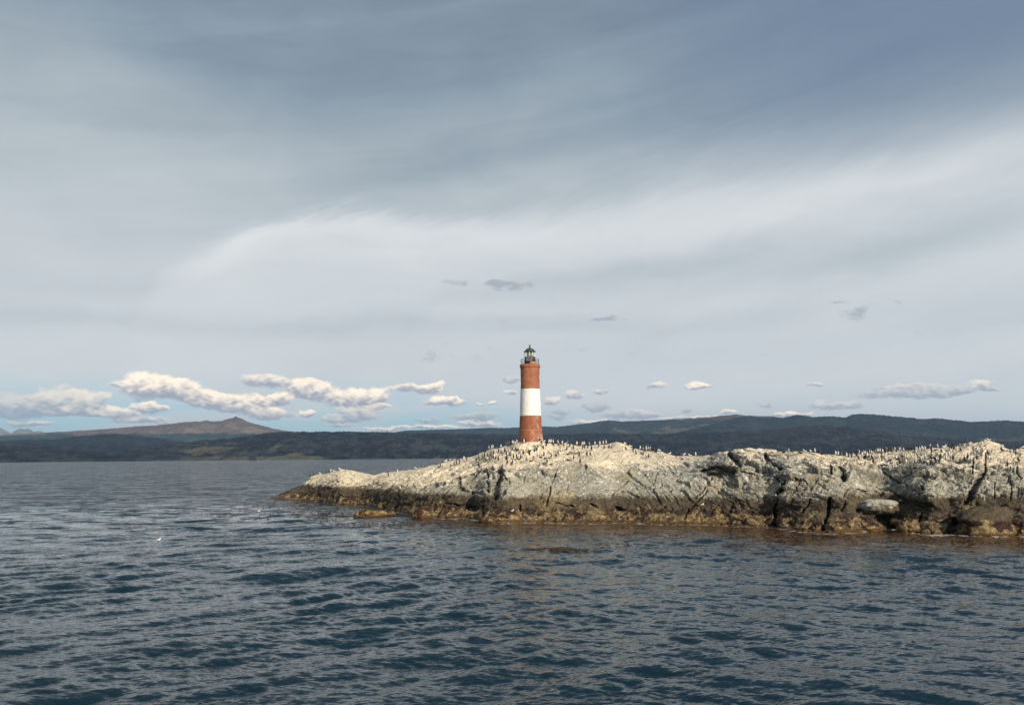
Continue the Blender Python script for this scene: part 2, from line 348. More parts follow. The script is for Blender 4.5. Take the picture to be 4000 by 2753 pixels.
prof_R = np.stack([R0 - 5, R0 - .8, R0 + .05, R0 + .7 * s1, R0 + 1.7 * s1, R0 + 2.2 * s1, R0 + 3.0 * s1, R_sh, R_mid, R_cr, R_cr + 3, R_cr + 10, R_cr + 24], -1)
prof_Z = np.stack([0 * R0 - 2.2, 0 * R0 - .5, 0 * R0, lim(.5, .25), lim(.85, .4), lim(1.4, .55), lim(2.7, .75), z_sh, z_mid, z_cr, z_cr - .5, z_cr * .6, 0 * R0 - 2.5], -1)
seg = [8, 8, 22, 18, 14, 26, 48, 52, 52, 12, 10, 10]
rows_R, rows_Z, rows_g = [], [], []
for k, n in enumerate(seg):
    for q in range(n):
        a = q / n
        rows_R.append(prof_R[:, k] * (1 - a) + prof_R[:, k + 1] * a); rows_Z.append(prof_Z[:, k] * (1 - a) + prof_Z[:, k + 1] * a); rows_g.append(k + a)
rows_R.append(prof_R[:, -1]); rows_Z.append(prof_Z[:, -1]); rows_g.append(12.0)
RR = gsmooth(np.stack(rows_R), 3.0); ZZ = gsmooth(np.stack(rows_Z), 3.0)
nR = RR.shape[0]
B = np.stack([RR * np.sin(azc), RR * np.cos(azc), ZZ], -1)      # base surface
def normals(G):
    du = np.gradient(G, axis=0); dv = np.gradient(G, axis=1)
    n = np.cross(dv, du); n /= np.linalg.norm(n, axis=-1, keepdims=True) + 1e-9
    return n
Nrm = normals(B)
Nrm = gsmooth(gsmooth(Nrm, 5, 0), 8, 1); Nrm /= np.linalg.norm(Nrm, axis=-1, keepdims=True)
if Nrm[100, 500, 2] < 0: Nrm = -Nrm
Pf = B.reshape(-1, 3); Nf = Nrm.reshape(-1, 3)
# layering of the rock: dips change along the island
PXg = np.broadcast_to(pxs, (nR, nC)).reshape(-1)
theta = np.interp(PXg, [1050, 1500, 2100, 2450, 2650, 2900, 3300, 4000, 5300], np.radians([-12, -28, -30, -22, 10, 24, 26, 26, 20]))
ct, stt = np.cos(theta), np.sin(theta)
def layer_frame(P):
    x, y, z = P[:, 0], P[:, 1], P[:, 2]
    # theta > 0 : layers fall to the right
    return np.stack([x * ct - z * stt, y, x * stt + z * ct + 0.45 * y], -1)
Q = layer_frame(Pf)
warp = np.stack([fbm(Q * .35 + 9, 3), fbm(Q * .35 + 31, 3), fbm(Q * .35 + 57, 3)], -1)
Qw = Q + warp * 1.1
z = Pf[:, 2]
above = sstep(.9, 2.6, z); ledge = sstep(-.8, .1, z) * (1 - above)
zc = np.broadcast_to(z_cr, (nR, nC)).reshape(-1); zsh = np.broadcast_to(z_sh, (nR, nC)).reshape(-1)
small_tip = np.clip(zc / 3.0, .12, 1)
topness = sstep(0, 1, (z - zsh) / np.maximum(zc - zsh, .5))
rough_r = sstep(2500, 2800, PXg)
slab = 1 - .55 * sstep(2100, 2250, PXg) * sstep(2900, 2700, PXg)
o1, c1 = blocks(Qw * np.array([1 / 3.4, 1 / 3.0, 1 / 1.7]), 0, .9)
o2, c2 = blocks(Qw * np.array([1 / 1.25, 1 / 1.2, 1 / .62]) + 5, 20, 1.0)
o3, c3 = blocks(Qw * np.array([1 / .5, 1 / .5, 1 / .3]) + 9, 40, 1.0)
big = fbm(Pf * .16 + 3, 3)
mid = fbm(Qw * np.array([.5, .5, .9]), 4)
lay = Q[:, 2] / .55 + 1.6 * fbm(Q * .4 + 71, 3); saw = lay - np.floor(lay)
saw = np.where(saw < .8, saw / .8, (1 - saw) / .2) - .5
lmask = sstep(-.15, .45, fbm(Pf * .3 + 40, 3) + .22 * rough_r)
rid = fbm(Qw * np.array([1.2, 1.2, 2.4]) + 13, 4, ridged=True)
fine = fbm(Pf * 3.1 + 7, 3)
lay2 = Q[:, 2] / .24 + 1.1 * fbm(Q * np.array([.25, .4, .5]) + 171, 3); saw2 = lay2 - np.floor(lay2); saw2 = np.where(saw2 < .72, saw2 / .72, (1 - saw2) / .28) - .5
lm2 = sstep(.0, .35, fbm(Q * np.array([.22, .3, .5]) + 240, 3) + .12 * rough_r) * sstep(2450, 2750, PXg)
strata = .20 * saw2 * lm2
A = .35 + .65 * above
disp = (.42 * big * above + A * ((.30 * slab + .12 * rough_r) * o1 * (1 - .35 * topness) + slab * ((.12 + .05 * rough_r) * o2 + .05 * o3 + .12 * mid + .15 * saw * lmask + strata + .07 * rid)) + .035 * fine)
joint = (.32 * np.exp(-(c1 / .045) ** 2) + .16 * np.exp(-(c2 / .06) ** 2) * (.4 + .6 * rough_r)) * A
joint *= slab * sstep(-.35, .25, fbm(Pf * .45 + 90, 3) + .15 * rough_r)
disp -= joint
# the kelp ledge: rounded lumps and gullies
lump = fbm(Pf * np.array([.9, .9, .9]) + 4, 3, ridged=True); lump2 = fbm(Pf * 2.6 + 4, 3)
disp += ledge * (.42 * lump - .10 + .12 * lump2)
disp *= small_tip * .75 + .25 * (zc > 3)
disp *= 1 - .55 * sstep(8.3, 8.9, np.broadcast_to(np.array(rows_g)[:, None], (nR, nC)).reshape(-1))
# large clefts and caves
CLEFTS = [([(1795,1870),(1795,1898),(1812,1916),(1850,1922),(1897,1932)],8,.9),([(1905,1850),(1900,1882),(1914,1922)],7,.8),([(1955,1848),(1946,1890),(1934,1940)],13,1.5),([(1968,1862),(1992,1888)],5,.6),
 ([(2152,1893),(2145,1930),(2137,1978)],6,.8),([(2156,1880),(2178,1838)],4,.5),([(2748,1842),(2790,1835),(2830,1845),(2870,1852)],15,2.3),([(2770,1858),(2815,1862)],13,2.1),([(2770,1820),(2850,1834)],5,1.0),([(2840,1832),(2930,1838),(3010,1858),(3060,1864)],5,.9),([(2800,1812),(2890,1842)],3,.5),
 ([(2850,1772),(2862,1790),(2888,1812)],12,1.8),([(2990,1788),(3012,1806)],9,1.4),([(3020,1815),(3052,1832)],8,1.3),([(3080,1822),(3122,1840)],5,.8),([(3070,1885),(3046,1930),(3040,1970),(3028,2055)],9,1.6),
 ([(2790,1870),(2720,1946)],3.5,.6),([(2762,1918),(2698,1992)],4,.6),([(3166,1950),(3138,2012)],5,.8),([(3355,1988),(3400,2014),(3478,2020)],13,1.8),([(3840,1850),(3815,1890),(3790,1930),(3772,1958)],14,1.6),
 ([(3850,1790),(3848,1852)],5,.9),([(3803,1800),(3798,1852)],5,.7),([(3605,1898),(3606,1942)],7,1.1),([(3625,1925),(3662,1942)],8,1.0),([(3430,1885),(3490,1920),(3550,1960),(3620,1985)],4.5,.8),([(3455,1850),(3540,1892)],5,.8),
 ([(3352,1900),(3422,1926)],4,.6),([(3240,1950),(3232,2020),(3214,2064)],8,1.3),([(3298,1960),(3290,1990)],5,.8),([(3432,2022),(3465,2050),(3492,2066)],16,2.0),([(3708,2080),(3728,2042),(3762,2018)],16,1.9),
 ([(1204,1892),(1206,1938)],4,.6),([(1436,1916),(1441,1948)],4,.6),([(1571,1898),(1558,1942)],4,.6),([(1735,1966),(1800,1972),(1856,1976)],5,.9),([(2168,1966),(2242,1982)],4,.8),([(2308,1968),(2338,1988)],6,.9),([(2408,1983),(2428,1994)],8,1.0),
 ([(3243,1820),(3249,1848)],7,1.2),([(3276,1834),(3304,1854)],10,1.3),([(2455,1880),(2395,1930)],3.5,.5),([(2570,1850),(2552,1900)],3,.5),([(2030,1975),(2034,2000)],4,.7),([(1893,1975),(1888,2020)],4,.7),([(2690,1990),(2675,2030)],5,.8),
 ([(3020,1860),(2990,1885)],3,.5),([(2880,1828),(2960,1845),(3060,1862),(3170,1895)],3.5,.6),([(2900,1842),(3010,1862),(3120,1885)],3,.5),([(3940,1890),(3950,1925),(3945,1960)],4,.7),([(3880,1880),(3885,1940)],3.5,.6),([(3960,1830),(3990,1880)],5,.7),
 ([(1320,1928),(1345,1942)],6,.8),([(1640,1945),(1600,1985)],4,.6),([(3600,2000),(3590,2050)],7,1.1),([(3560,1960),(3640,1975)],5,.8),([(3850,2040),(3880,2085)],5,.7),([(3930,2035),(3940,2060)],4,.6),([(3130,1880),(3100,1935)],4,.6)]
U, Vv = project(Pf)
front = (np.broadcast_to(np.array(rows_g)[:, None], (nR, nC)).reshape(-1) < 9)
wu = U + 5 * fbm(Pf * 1.3 + 5, 3) + 0; wv = Vv + 5 * fbm(Pf * 1.3 + 25, 3)
cleft = np.zeros(len(Pf))
for pts, wd, dp in CLEFTS:
    x0, x1 = min(p[0] for p in pts) - 5 * wd, max(p[0] for p in pts) + 5 * wd
    y0, y1 = min(p[1] for p in pts) - 5 * wd, max(p[1] for p in pts) + 5 * wd
    I = np.where(front & (U > x0) & (U < x1) & (Vv > y0) & (Vv < y1))[0]
    if not len(I): continue
    dmin = np.full(len(I), 1e9)
    for (ax, ay), (bx, by) in zip(pts[:-1], pts[1:]):
        vx, vy = bx - ax, by - ay; tt = np.clip(((wu[I] - ax) * vx + (wv[I] - ay) * vy) / (vx * vx + vy * vy), 0, 1)
        dmin = np.minimum(dmin, np.hypot(wu[I] - ax - tt * vx, wv[I] - ay - tt * vy))
    v = dp * .85 * np.exp(-(dmin / (wd * (.50 + .35 * (wd > 7)))) ** 4)
    cleft[I] = np.maximum(cleft[I], v)
horiz = Pf[:, :2] / np.linalg.norm(Pf[:, :2], axis=1)[:, None]
inn = np.concatenate([horiz, np.full((len(Pf), 1), -.12)], 1)
Pd = Pf + Nf * disp[:, None] + inn * cleft[:, None]
# level the ground under the tower
TWR = at_range(2073.5, 1727.0, 97.2)
TX, TY = TWR[0], TWR[1]; TZ = TWR[2]
dT = np.hypot(Pd[:, 0] - TX, Pd[:, 1] - TY); wT = 1 - sstep(1.4, 3.4, dT)
Pd[:, 2] = Pd[:, 2] * (1 - wT) + (TZ + .04) * wT
G = Pd.reshape(nR, nC, 3)
FN = normals(G); 
if FN[100, 500, 2] < 0: FN = -FN
FN = FN.reshape(-1, 3)
# attributes: droppings (cream crust) and the depth in clefts
goff = np.broadcast_to(K[:, 7], (nR, nC)).reshape(-1)
n1 = fbm(Pf * .33 + 60, 4); n2 = fbm(Qw * 1.1 + 61, 4)
zmid = np.broadcast_to(z_mid, (nR, nC)).reshape(-1)
zz = Pd[:, 2]
gk = np.interp(PXg, [1000, 1500, 1900, 2450, 2700, 3300, 5400], [-.8, -.8, -.7, -.7, -.1, -.1, -.1])
guano = sstep(-.35, .65, (zz - (zsh + .40 * (zmid - zsh)) - goff - gk) / 1.5 + 1.0 * n1 + .6 * n2 + .9 * (FN[:, 2] - .62)) * sstep(1.7, 2.9, zz + .8 * n1)
streak = sstep(-.03, .42, fbm(np.stack([Pf[:, 0] * 2.6, Pf[:, 1] * 2.6, Pf[:, 2] * .35], -1) + 3, 4) + .25 * n1 + .45 * (zz - zsh) / np.maximum(zsh, 1) + .15 * (FN[:, 2] - .5)) * sstep(2.3, 3.2, zz + n1)
yel = sstep(.12, .5, fbm(Pf * .22 + 160, 3) + .15 * np.exp(-((PXg - 2420) / 160) ** 2))
F = grid_faces(nR, nC)

def rock_material(name, use_attr=True):
    m, t, b = material(name)
    geo = t.n.new('ShaderNodeNewGeometry'); P = geo.outputs['Position']; s = t.sep(P)
    nb = t.noise(P, .9, 5, .6); nf = t.noise(P, 5.5, 5, .65); nm = t.noise(P, 2.2, 4, .6)
    nst = t.noise(t.v('MULTIPLY', P, (4.5, 4.5, .55)), 1.0, 5, .65, .4)
    h = t.m('ADD', s[2], t.m('MULTIPLY', t.m('SUBTRACT', nb, .5), 1.5))
    h = t.m('ADD', h, t.m('MULTIPLY', t.m('SUBTRACT', nst, .5), .9))
    h = t.m('SUBTRACT', h, t.m('MULTIPLY', t.smooth(s[0], 24.0, 33.0), .55))
    z1 = t.m('ADD', s[2], t.m('MULTIPLY', t.m('SUBTRACT', nm, .5), .7))
    grey = t.ramp(nst, [(.28, (.22, .208, .165)), (.46, (.38, .363, .295)), (.7, (.52, .50, .42))])
    grey = t.mix(t.m('MULTIPLY', t.smooth(nb, .42, .66), .4), grey, (.36, .31, .21))
    darkb = t.ramp(nst, [(.3, (.050, .038, .025)), (.7, (.135, .105, .066))])
    c = t.mix(t.smooth(h, 2.75, 2.15), grey, darkb)
    # mussels, barnacled ledge, kelp skirt
    mus = t.mix(t.smooth(nf, .40, .62), (.016, .009, .008), (.075, .038, .024))
    c = t.mix(t.smooth(z1, 1.28, 1.16), c, mus)
    bar = t.ramp(nm, [(.30, (.065, .040, .016)), (.47, (.18, .125, .056)), (.66, (.40, .30, .16))])
    bar = t.mix(t.smooth(nf, .60, .68), bar, (.03, .018, .01))
    c = t.mix(t.smooth(t.m('ADD', z1, t.m('MULTIPLY', t.m('SUBTRACT', nb, .5), 6.0)), .82, .68), c, bar)
    kel = t.mix(nf, (.035, .017, .006), (.16, .085, .022))
    c = t.mix(t.smooth(t.m('ADD', s[2], t.m('MULTIPLY', t.m('SUBTRACT', nf, .5), .5)), .34, .14), c, kel)
    if use_attr:
        g = t.attr('guano').outputs['Fac']; stx = t.attr('streak').outputs['Fac']; ye = t.attr('yellow').outputs['Fac']
        cream = t.ramp(nf, [(.26, (.46, .35, .22)), (.40, (.78, .65, .45)), (.54, (.88, .77, .58)), (.72, (.90, .84, .71))])
        cream = t.mix(t.m('MULTIPLY', t.smooth(nm, .5, .7), .5), cream, (.60, .45, .27))
        gm = t.smooth(t.m('ADD', g, t.m('MULTIPLY', t.m('SUBTRACT', nf, .5), 1.1)), .25, .75)
        white = t.mix(nm, (.62, .60, .56), (.80, .77, .70))
        sm = t.smooth(t.m('ADD', stx, t.m('MULTIPLY', t.m('SUBTRACT', nst, .5), 1.7)), .45, .66)
        c = t.mix(t.m('MULTIPLY', ye, .35), c, (.42, .33, .17))
        c = t.mix(t.m('MULTIPLY', sm, .85), c, white)
        c = t.mix(t.m('MULTIPLY', gm, .92), c, cream)
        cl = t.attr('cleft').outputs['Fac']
        c = t.mix(t.m('MULTIPLY', cl, .78), c, (.035, .030, .024))  # dark slate in joints and clefts, with the caves' shade painted in
        # bedding seams and small fractures of the rock, following its tilt
        bd = t.attr('bed').outputs['Fac']; al = t.attr('along').outputs['Fac']
        wob = t.m('ADD', bd, t.m('MULTIPLY', t.m('SUBTRACT', nm, .5), .35))
        sm1 = t.noise(t.xyz(t.m('MULTIPLY', al, .35), t.m('MULTIPLY', wob, 2.6), t.m('MULTIPLY', s[1], .3)), 1.0, 5, .7)
        seamf = t.m('MULTIPLY', t.smooth(t.m('ABSOLUTE', t.m('SUBTRACT', sm1, .5)), .030, .0), t.smooth(t.noise(P, .45, 3, .6), .38, .50))
        frc = t.noise(t.xyz(t.m('ADD', t.m('MULTIPLY', al, 2.2), t.m('MULTIPLY', bd, 1.4)), t.m('MULTIPLY', bd, .55), t.m('MULTIPLY', s[1], .4)), 1.0, 4, .6, .3)
        fracf = t.m('MULTIPLY', t.smooth(t.m('ABSOLUTE', t.m('SUBTRACT', frc, .47)), .014, .0), t.smooth(t.noise(P, .8, 3, .6), .42, .54))
        dk = t.m('MULTIPLY', t.m('MAXIMUM', seamf, fracf), t.m('MULTIPLY_ADD', gm, -.35, 1.0))
        c = t.mix(t.m('MULTIPLY', dk, .88), c, (.05, .044, .036))
        spk = t.smooth(t.noise(P, 6.5, 3, .7), .60, .68)
        c = t.mix(t.m('MULTIPLY', t.m('MULTIPLY', spk, gm), .7), c, (.13, .095, .065))
    t.put(b.inputs['Base Color'], c)
    t.put(b.inputs['Roughness'], t.mix(t.smooth(s[2], .5, .1), (.85,) * 3, (.35,) * 3))
    b.inputs['Specular IOR Level'].default_value = .3
    cr = t.n.new('ShaderNodeTexVoronoi'); cr.feature = 'DISTANCE_TO_EDGE'; cr.inputs['Scale'].default_value = 1.0
    t.put(cr.inputs['Vector'], t.v('ADD', t.v('MULTIPLY', P, (1.6, 1.6, 3.2)), t.v('MULTIPLY', t.noise(P, 1.5, 3, .5, col=True), (1.2, 1.2, 1.2))))
    hh = t.m('ADD', t.m('MULTIPLY', t.smooth(cr.outputs[0], 0, .06), .06), t.m('ADD', t.m('MULTIPLY', nf, .16), t.m('MULTIPLY', t.noise(P, 16, 3, .6), .05)))
    t.put(b.inputs['Normal'], t.bump(hh, 1.0, .9))
    return m
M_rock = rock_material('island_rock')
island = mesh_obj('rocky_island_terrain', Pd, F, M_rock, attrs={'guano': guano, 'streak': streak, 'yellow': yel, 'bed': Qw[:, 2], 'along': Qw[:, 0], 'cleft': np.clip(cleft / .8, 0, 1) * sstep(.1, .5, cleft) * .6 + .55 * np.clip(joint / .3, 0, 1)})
tag(island, 'long low rocky island with cream droppings on top and dark tidal bands', 'island', kind='structure')
island_bvh = BVHTree.FromPolygons(Pd.tolist(), F.tolist())

# ------------------------------------------------------------------ separate boulders at the water
M_boulder = rock_material('shore_boulder', False)
def boulder(label, px, py_base, R, size, seed, rz=0.0, sink=.3, flat=.0, group=None):
    import bmesh
    bm = bmesh.new(); bmesh.ops.create_icosphere(bm, subdivisions=5, radius=1)
    V = np.array([v.co[:] for v in bm.verts]); Fq = [[v.index for v in f.verts] for f in bm.faces]; bm.free()
    o, c = blocks(V * 1.15 + seed * 3.7, seed, .8)
    V = V * (1 + .16 * o - .12 * np.exp(-(c / .07) ** 2) + .12 * fbm(V * 1.2 + seed, 3) + .05 * fbm(V * 4 + seed, 3))[:, None]
    V = np.sign(V) * np.abs(V) ** (1 - flat * .4)
    V = V * np.array(size) / 2
    P = at_range(px, py_base, R)
    cz, sz_ = math.cos(rz), math.sin(rz)
    V = np.stack([V[:, 0] * cz - V[:, 1] * sz_, V[:, 0] * sz_ + V[:, 1] * cz, V[:, 2]], -1)
    V[:, 2] += size[2] / 2 - sink * size[2]
    ob = mesh_obj('boulder', V, Fq, M_boulder)
    ob.location = (P[0], P[1], max(-.2, P[2]))
    return tag(ob, label, 'boulder', group)
def wr(px, py):   # range of the water surface at an image point
    d = ray(px, py); return float(-CAM_Z * np.hypot(d[0], d[1]) / d[2])
boulder('low golden seaweed-covered rock lying in the water off the left part of the island', 1445, 2016, wr(1445, 2016), (4.0, 2.4, 1.5), 3, .1, .45)
boulder('rounded tan boulder at the waterline below the low left hump', 1365, 1970, wr(1365, 1970) + .3, (3.0, 1.8, 1.3), 5, -.1, .38)
boulder('dark golden wedge rock beside the seaweed rock, touching the island foot', 1500, 1984, wr(1500, 1986), (1.7, 1.3, 1.3), 9, .3, .35)
boulder('small pale rock at the water, nearest right of the seaweed rock', 1524, 2012, wr(1524, 2014), (1.3, 1.0, .8), 13, .3, .3)
boulder('blocky yellow boulder at the waterline left of the large dark cave', 1655, 2020, wr(1655, 2022) + .4, (2.8, 1.8, 1.7), 12, .2, .3)
boulder('yellow slab boulder at the waterline under the lighthouse', 1960, 2036, wr(1960, 2040) + .6, (4.2, 2.0, 1.3), 15, .0, .4)
boulder('rounded golden boulder at the waterline left of the tall black crack', 2946, 2053, wr(2946, 2055) + .5, (1.9, 1.4, 1.1), 17, .0, .35)
boulder('grey flat-topped slab boulder perched over a black hollow on the right shore', 3436, 2004, 66.3, (2.7, 2.2, 1.15), 19, .1, .12, .5)
boulder('small yellow boulder under the perched slab, at the waterline', 3388, 2070, wr(3388, 2072) + .5, (2.2, 1.6, 1.5), 22, .2, .35)
boulder('pale tan boulder at the waterline between two dark gullies on the right shore', 3555, 2076, wr(3555, 2080) + .7, (1.9, 1.6, 1.6), 25, .1, .3)
boulder('huge brown rounded boulder at the waterline in the lower right', 3850, 2088, wr(3850, 2092) + 1.2, (4.7, 3.4, 3.3), 27, -.1, .32, .35)
boulder('tan boulder at the far right edge, beside the huge brown boulder', 3985, 2088, wr(3985, 2093) + 1.4, (2.4, 2.2, 2.2), 31, .1, .3, .3)
# ------------------------------------------------------------------ the lighthouse
def tz(py): return float(at_range(2072, py, 97.2)[2]) - TZ
PXM = 97.2 / FPX * 1.008
def paint(name, col, chips, seed, rough=.55, chipcol=(.75, .70, .62)):
    m, t, b = material(name)
    P = t.n.new('ShaderNodeTexCoord').outputs['Object']; s = t.sep(P)
    ang = t.m('ARCTAN2', s[1], s[0])
    br = t.n.new('ShaderNodeTexBrick'); t.put(br.inputs['Vector'], t.xyz(t.m('MULTIPLY', ang, 1.35), s[2], 0.0))
    br.inputs['Scale'].default_value = 1.0; br.inputs['Brick Width'].default_value = .30; br.inputs['Row Height'].default_value = .115
    br.inputs['Mortar Size'].default_value = .012; br.inputs['Mortar Smooth'].default_value = .6
    n = t.noise(P, 2.2, 5, .6); nf = t.noise(P, 11, 4, .6); nv = t.noise(t.v('MULTIPLY', P, (5, 5, .8)), 1.0, 4, .6)
    c = t.mix(t.smooth(n, .3, .7), tuple(x * (.74 if chips else .95) for x in col), tuple(min(.85, x * 1.12) for x in col))
    c = t.mix(t.m('MULTIPLY', t.smooth(nv, .5, .75),   .45 if chips else .05), c, tuple(x * .45 + .03 for x in col))
    c = t.mix(t.m('MULTIPLY', t.m('SUBTRACT', 1.0, br.outputs['Fac']), 0.0), c, col)
    if chips:
        # paint flaked off brick edges, mostly on the seaward right flank
        k = t.m('ADD', nf, t.m('MULTIPLY', t.noise(P, 1.1, 2, .5), .55))
        side = t.m('MULTIPLY_ADD', s[0], .055, t.m('MULTIPLY', s[2], -.018))
        k = t.m('ADD', k, side)
        c = t.mix(t.m('MULTIPLY', t.smooth(k, chips, chips + .04), .85), c, chipcol)
    t.put(b.inputs['Base Color'], c); b.inputs['Roughness'].default_value = rough; b.inputs['Specular IOR Level'].default_value = .35
    hgt = t.m('ADD', t.m('MULTIPLY', br.outputs['Fac'], -.022), t.m('ADD', t.m('MULTIPLY', nf, .035), t.m('MULTIPLY', n, .05)))
    t.put(b.inputs['Normal'], t.bump(hgt, 1.0, 1.0))
    return m
M_red = paint('weathered_red_paint', (.345, .115, .055), .89, 1)
M_red2 = paint('upper_red_paint', (.375, .140, .070), .99, 2)
M_white = paint('white_paint', (.86, .85, .81), 0, 3)
M_iron = simple_mat('dark_lantern_iron', (.050, .058, .060), .45, .3, .3, 4, .02)
M_rail = simple_mat('black_rail_paint', (.018, .022, .025), .5, .2)
M_brown = simple_mat('rust_brown_panel', (.115, .045, .036), .6, .1, .4, 5, .02)
M_black = simple_mat('black_lantern_wall', (.022, .018, .020), .6, .1, .4, 5, .02)
M_ochre = simple_mat('ochre_corroded_plinth', (.30, .19, .06), .7, 0, .4, 6, .02)
M_cream = simple_mat('cream_glazing_bar', (.62, .64, .55), .5)
M_frame = simple_mat('pale_aluminium_frame', (.62, .60, .60), .35, .5)
def glassmat(name, col, rough, tr):
    m, t, b = material(name); b.inputs['Base Color'].default_value = (*col, 1); b.inputs['Roughness'].default_value = rough
    b.inputs['Transmission Weight'].default_value = tr; b.inputs['IOR'].default_value = 1.45
    return m
def lathe(name, prof, mat, parent, n=64, wob=0, seed=0, a0=0, a1=2 * math.pi, cap=False):
    """prof: list of (radius, z); densified by the caller"""
    full = abs(a1 - a0 - 2 * math.pi) < 1e-6
    A_ = np.linspace(a0, a1, n, endpoint=not full); pr = np.array(prof)
    V = np.stack([pr[:, 0][:, None] * np.cos(A_), pr[:, 0][:, None] * np.sin(A_), np.broadcast_to(pr[:, 1][:, None], (len(pr), n))], -1).reshape(-1, 3)
    if wob:
        nn = fbm(V * 2.2 + seed, 3) * wob + fbm(V * 7 + seed, 2) * wob * .5
        r = np.hypot(V[:, 0], V[:, 1]); k = 1 + nn / np.maximum(r, .3); V[:, :2] *= k[:, None]
    return mesh_obj(name, V, grid_faces(len(pr), n, wrap=full), mat, parent)
def dens(pts, step):
    out = []
    for (r0_, z0_), (r1_, z1_) in zip(pts[:-1], pts[1:]):
        k = max(1, int(math.hypot(r1_ - r0_, z1_ - z0_) / step))
        out += [(r0_ + (r1_ - r0_) * q / k, z0_ + (z1_ - z0_) * q / k) for q in range(k)]
    return out + [pts[-1]]
LH = empty('lighthouse', (TX, TY, TZ - .12))
tag(LH, 'round brick lighthouse painted red, white and red, with black railed lantern', 'lighthouse')
rB, r1, r2, r3 = 47.2 * PXM, 41.2 * PXM, 37.0 * PXM, 36.6 * PXM
zB, z1_, z2_, z3_, z4_ = -.25, tz(1624.6) + .12, tz(1519.7) + .12, tz(1436.5) + .12, tz(1424.0) + .12
base = lathe('tower_base', dens([(rB + .05, zB), (rB, .15), (rB * .955 + r1 * .045, .55), ((rB + r1) / 2 - .02, z1_ * .5), (r1 + .012, z1_ - .02), (r1 - .02, z1_)], .06), M_red, LH, 160, .030, 1)
tag(base, 'red lower section with white flaking spots')
seam = lathe('seam_band', [(rB * .53 + r1 * .47 + a_, tz(1681) + .12 + b_) for a_, b_ in ((.0, -.03), (.032, -.02), (.032, .015), (.0, .025))], paint('pale_seam', (.60, .30, .18), 0, 5), base, 120)
wh = lathe('tower_shaft', dens([(r1 - .03, z1_ - .005), (r1, z1_ + .004), ((r1 + r2) / 2 + .01, (z1_ + z2_) / 2), (r2 + .012, z2_ - .01), (r2 - .03, z2_ + .002)], .06), M_white, LH, 160, .030, 5)
tag(wh, 'white middle section')
up = lathe('tower_top', dens([(r2 - .03, z2_ + .004), (r2, z2_ + .012), (r3 - .01, (z2_ + z3_) / 2), (r3 + .02, z3_ + .02)], .06), M_red2, LH, 160, .030, 9)
tag(up, 'red upper section below the collar')
rc = 39.6 * PXM
lathe('collar', dens([(r3 - .02, z3_ - .02), (rc - .05, z3_ - .03), (rc, z3_ + .03), (rc + .005, z4_ - .05), (rc - .04, z4_), (.02, z4_ + .02)], .07), M_red2, LH, 160, .022, 12)
# lantern
rl = 20.8 * PXM; zl0 = z4_ + .01; zg0 = tz(1394.5) + .12; zg1 = tz(1373.5) + .12
lan = lathe('lantern_wall', dens([(rl, zl0), (rl, zg0 - .05), (rl + .03, zg0 - .045), (rl + .03, zg0), (rl - .04, zg0 + .01), (.02, zg0 + .01)], .1), M_black, LH, 48)
tag(lan, 'dark drum under the glazing')
lathe('door_panel', dens([(rl + .018, zl0 + .62), (rl + .018, zg0 - .1)], .1), M_brown, lan, 12, a0=rad(-78), a1=rad(-32))
lathe('plinth', [(rl + .05, zl0 + .01), (rl + .05, zl0 + .34), (rl + .012, zl0 + .38)], M_ochre, lan, 20, a0=rad(-92), a1=rad(-14))
gl = lathe('glazing', dens([(rl - .03, zg0 + .01), (rl - .03, zg1)], .3), glassmat('lantern_glass', (.93, 1, .95), .02, 1.0), LH, 48)
for k in range(10):
    a = rad(12 + 36 * k); c_, s_ = math.cos(a), math.sin(a); w_ = .028
    V = []
    for rr_ in (rl - .05, rl + .012):
        for ww in (-w_, w_):
            for zz_ in (zg0 + .005, zg1): V.append((rr_ * c_ - ww * s_, rr_ * s_ + ww * c_, zz_))
    mesh_obj('glazing_bar', V, [[0, 1, 3, 2], [4, 6, 7, 5], [0, 4, 5, 1], [2, 3, 7, 6], [0, 2, 6, 4], [1, 5, 7, 3]], M_cream, gl, smooth=False)
lens_prof = [(.02, zg0 + .05), (.18, zg0 + .05)] + [(.25 + .035 * (q % 2) + .05 * math.sin(math.pi * q / 16), zg0 + .07 + (zg1 - zg0 - .12) * q / 16) for q in range(17)] + [(.02, zg1 - .04)]
lathe('lens', lens_prof, glassmat('greenish_lens', (.62, .68, .52), .15, .55), LH, 32)
rd = 18.4 * PXM; zd0 = zg1; zdt = tz(1359.5) + .12
dome = [(rl + .02, zd0 - .03), (24.0 * PXM, zd0 - .03), (24.3 * PXM, zd0 + .02), (rd + .05, zd0 + .09)] + [(rd * math.cos(q / 14 * math.pi / 2), zd0 + .09 + (zdt - zd0 - .09) * math.sin(q / 14 * math.pi / 2)) for q in range(14)]
dm = lathe('dome_roof', dome, M_iron, LH, 56)
zk = tz(1346.6) + .12
knob = [(.165, zdt - .02), (.10, zdt + .08), (.07, zdt + .16), (.085, zk - .22)] + [(.125 * math.sin(q / 10 * math.pi) + .001, zk - .125 - .125 * math.cos(q / 10 * math.pi)) for q in range(2, 11)]
lathe('finial', knob, M_iron, dm, 20)
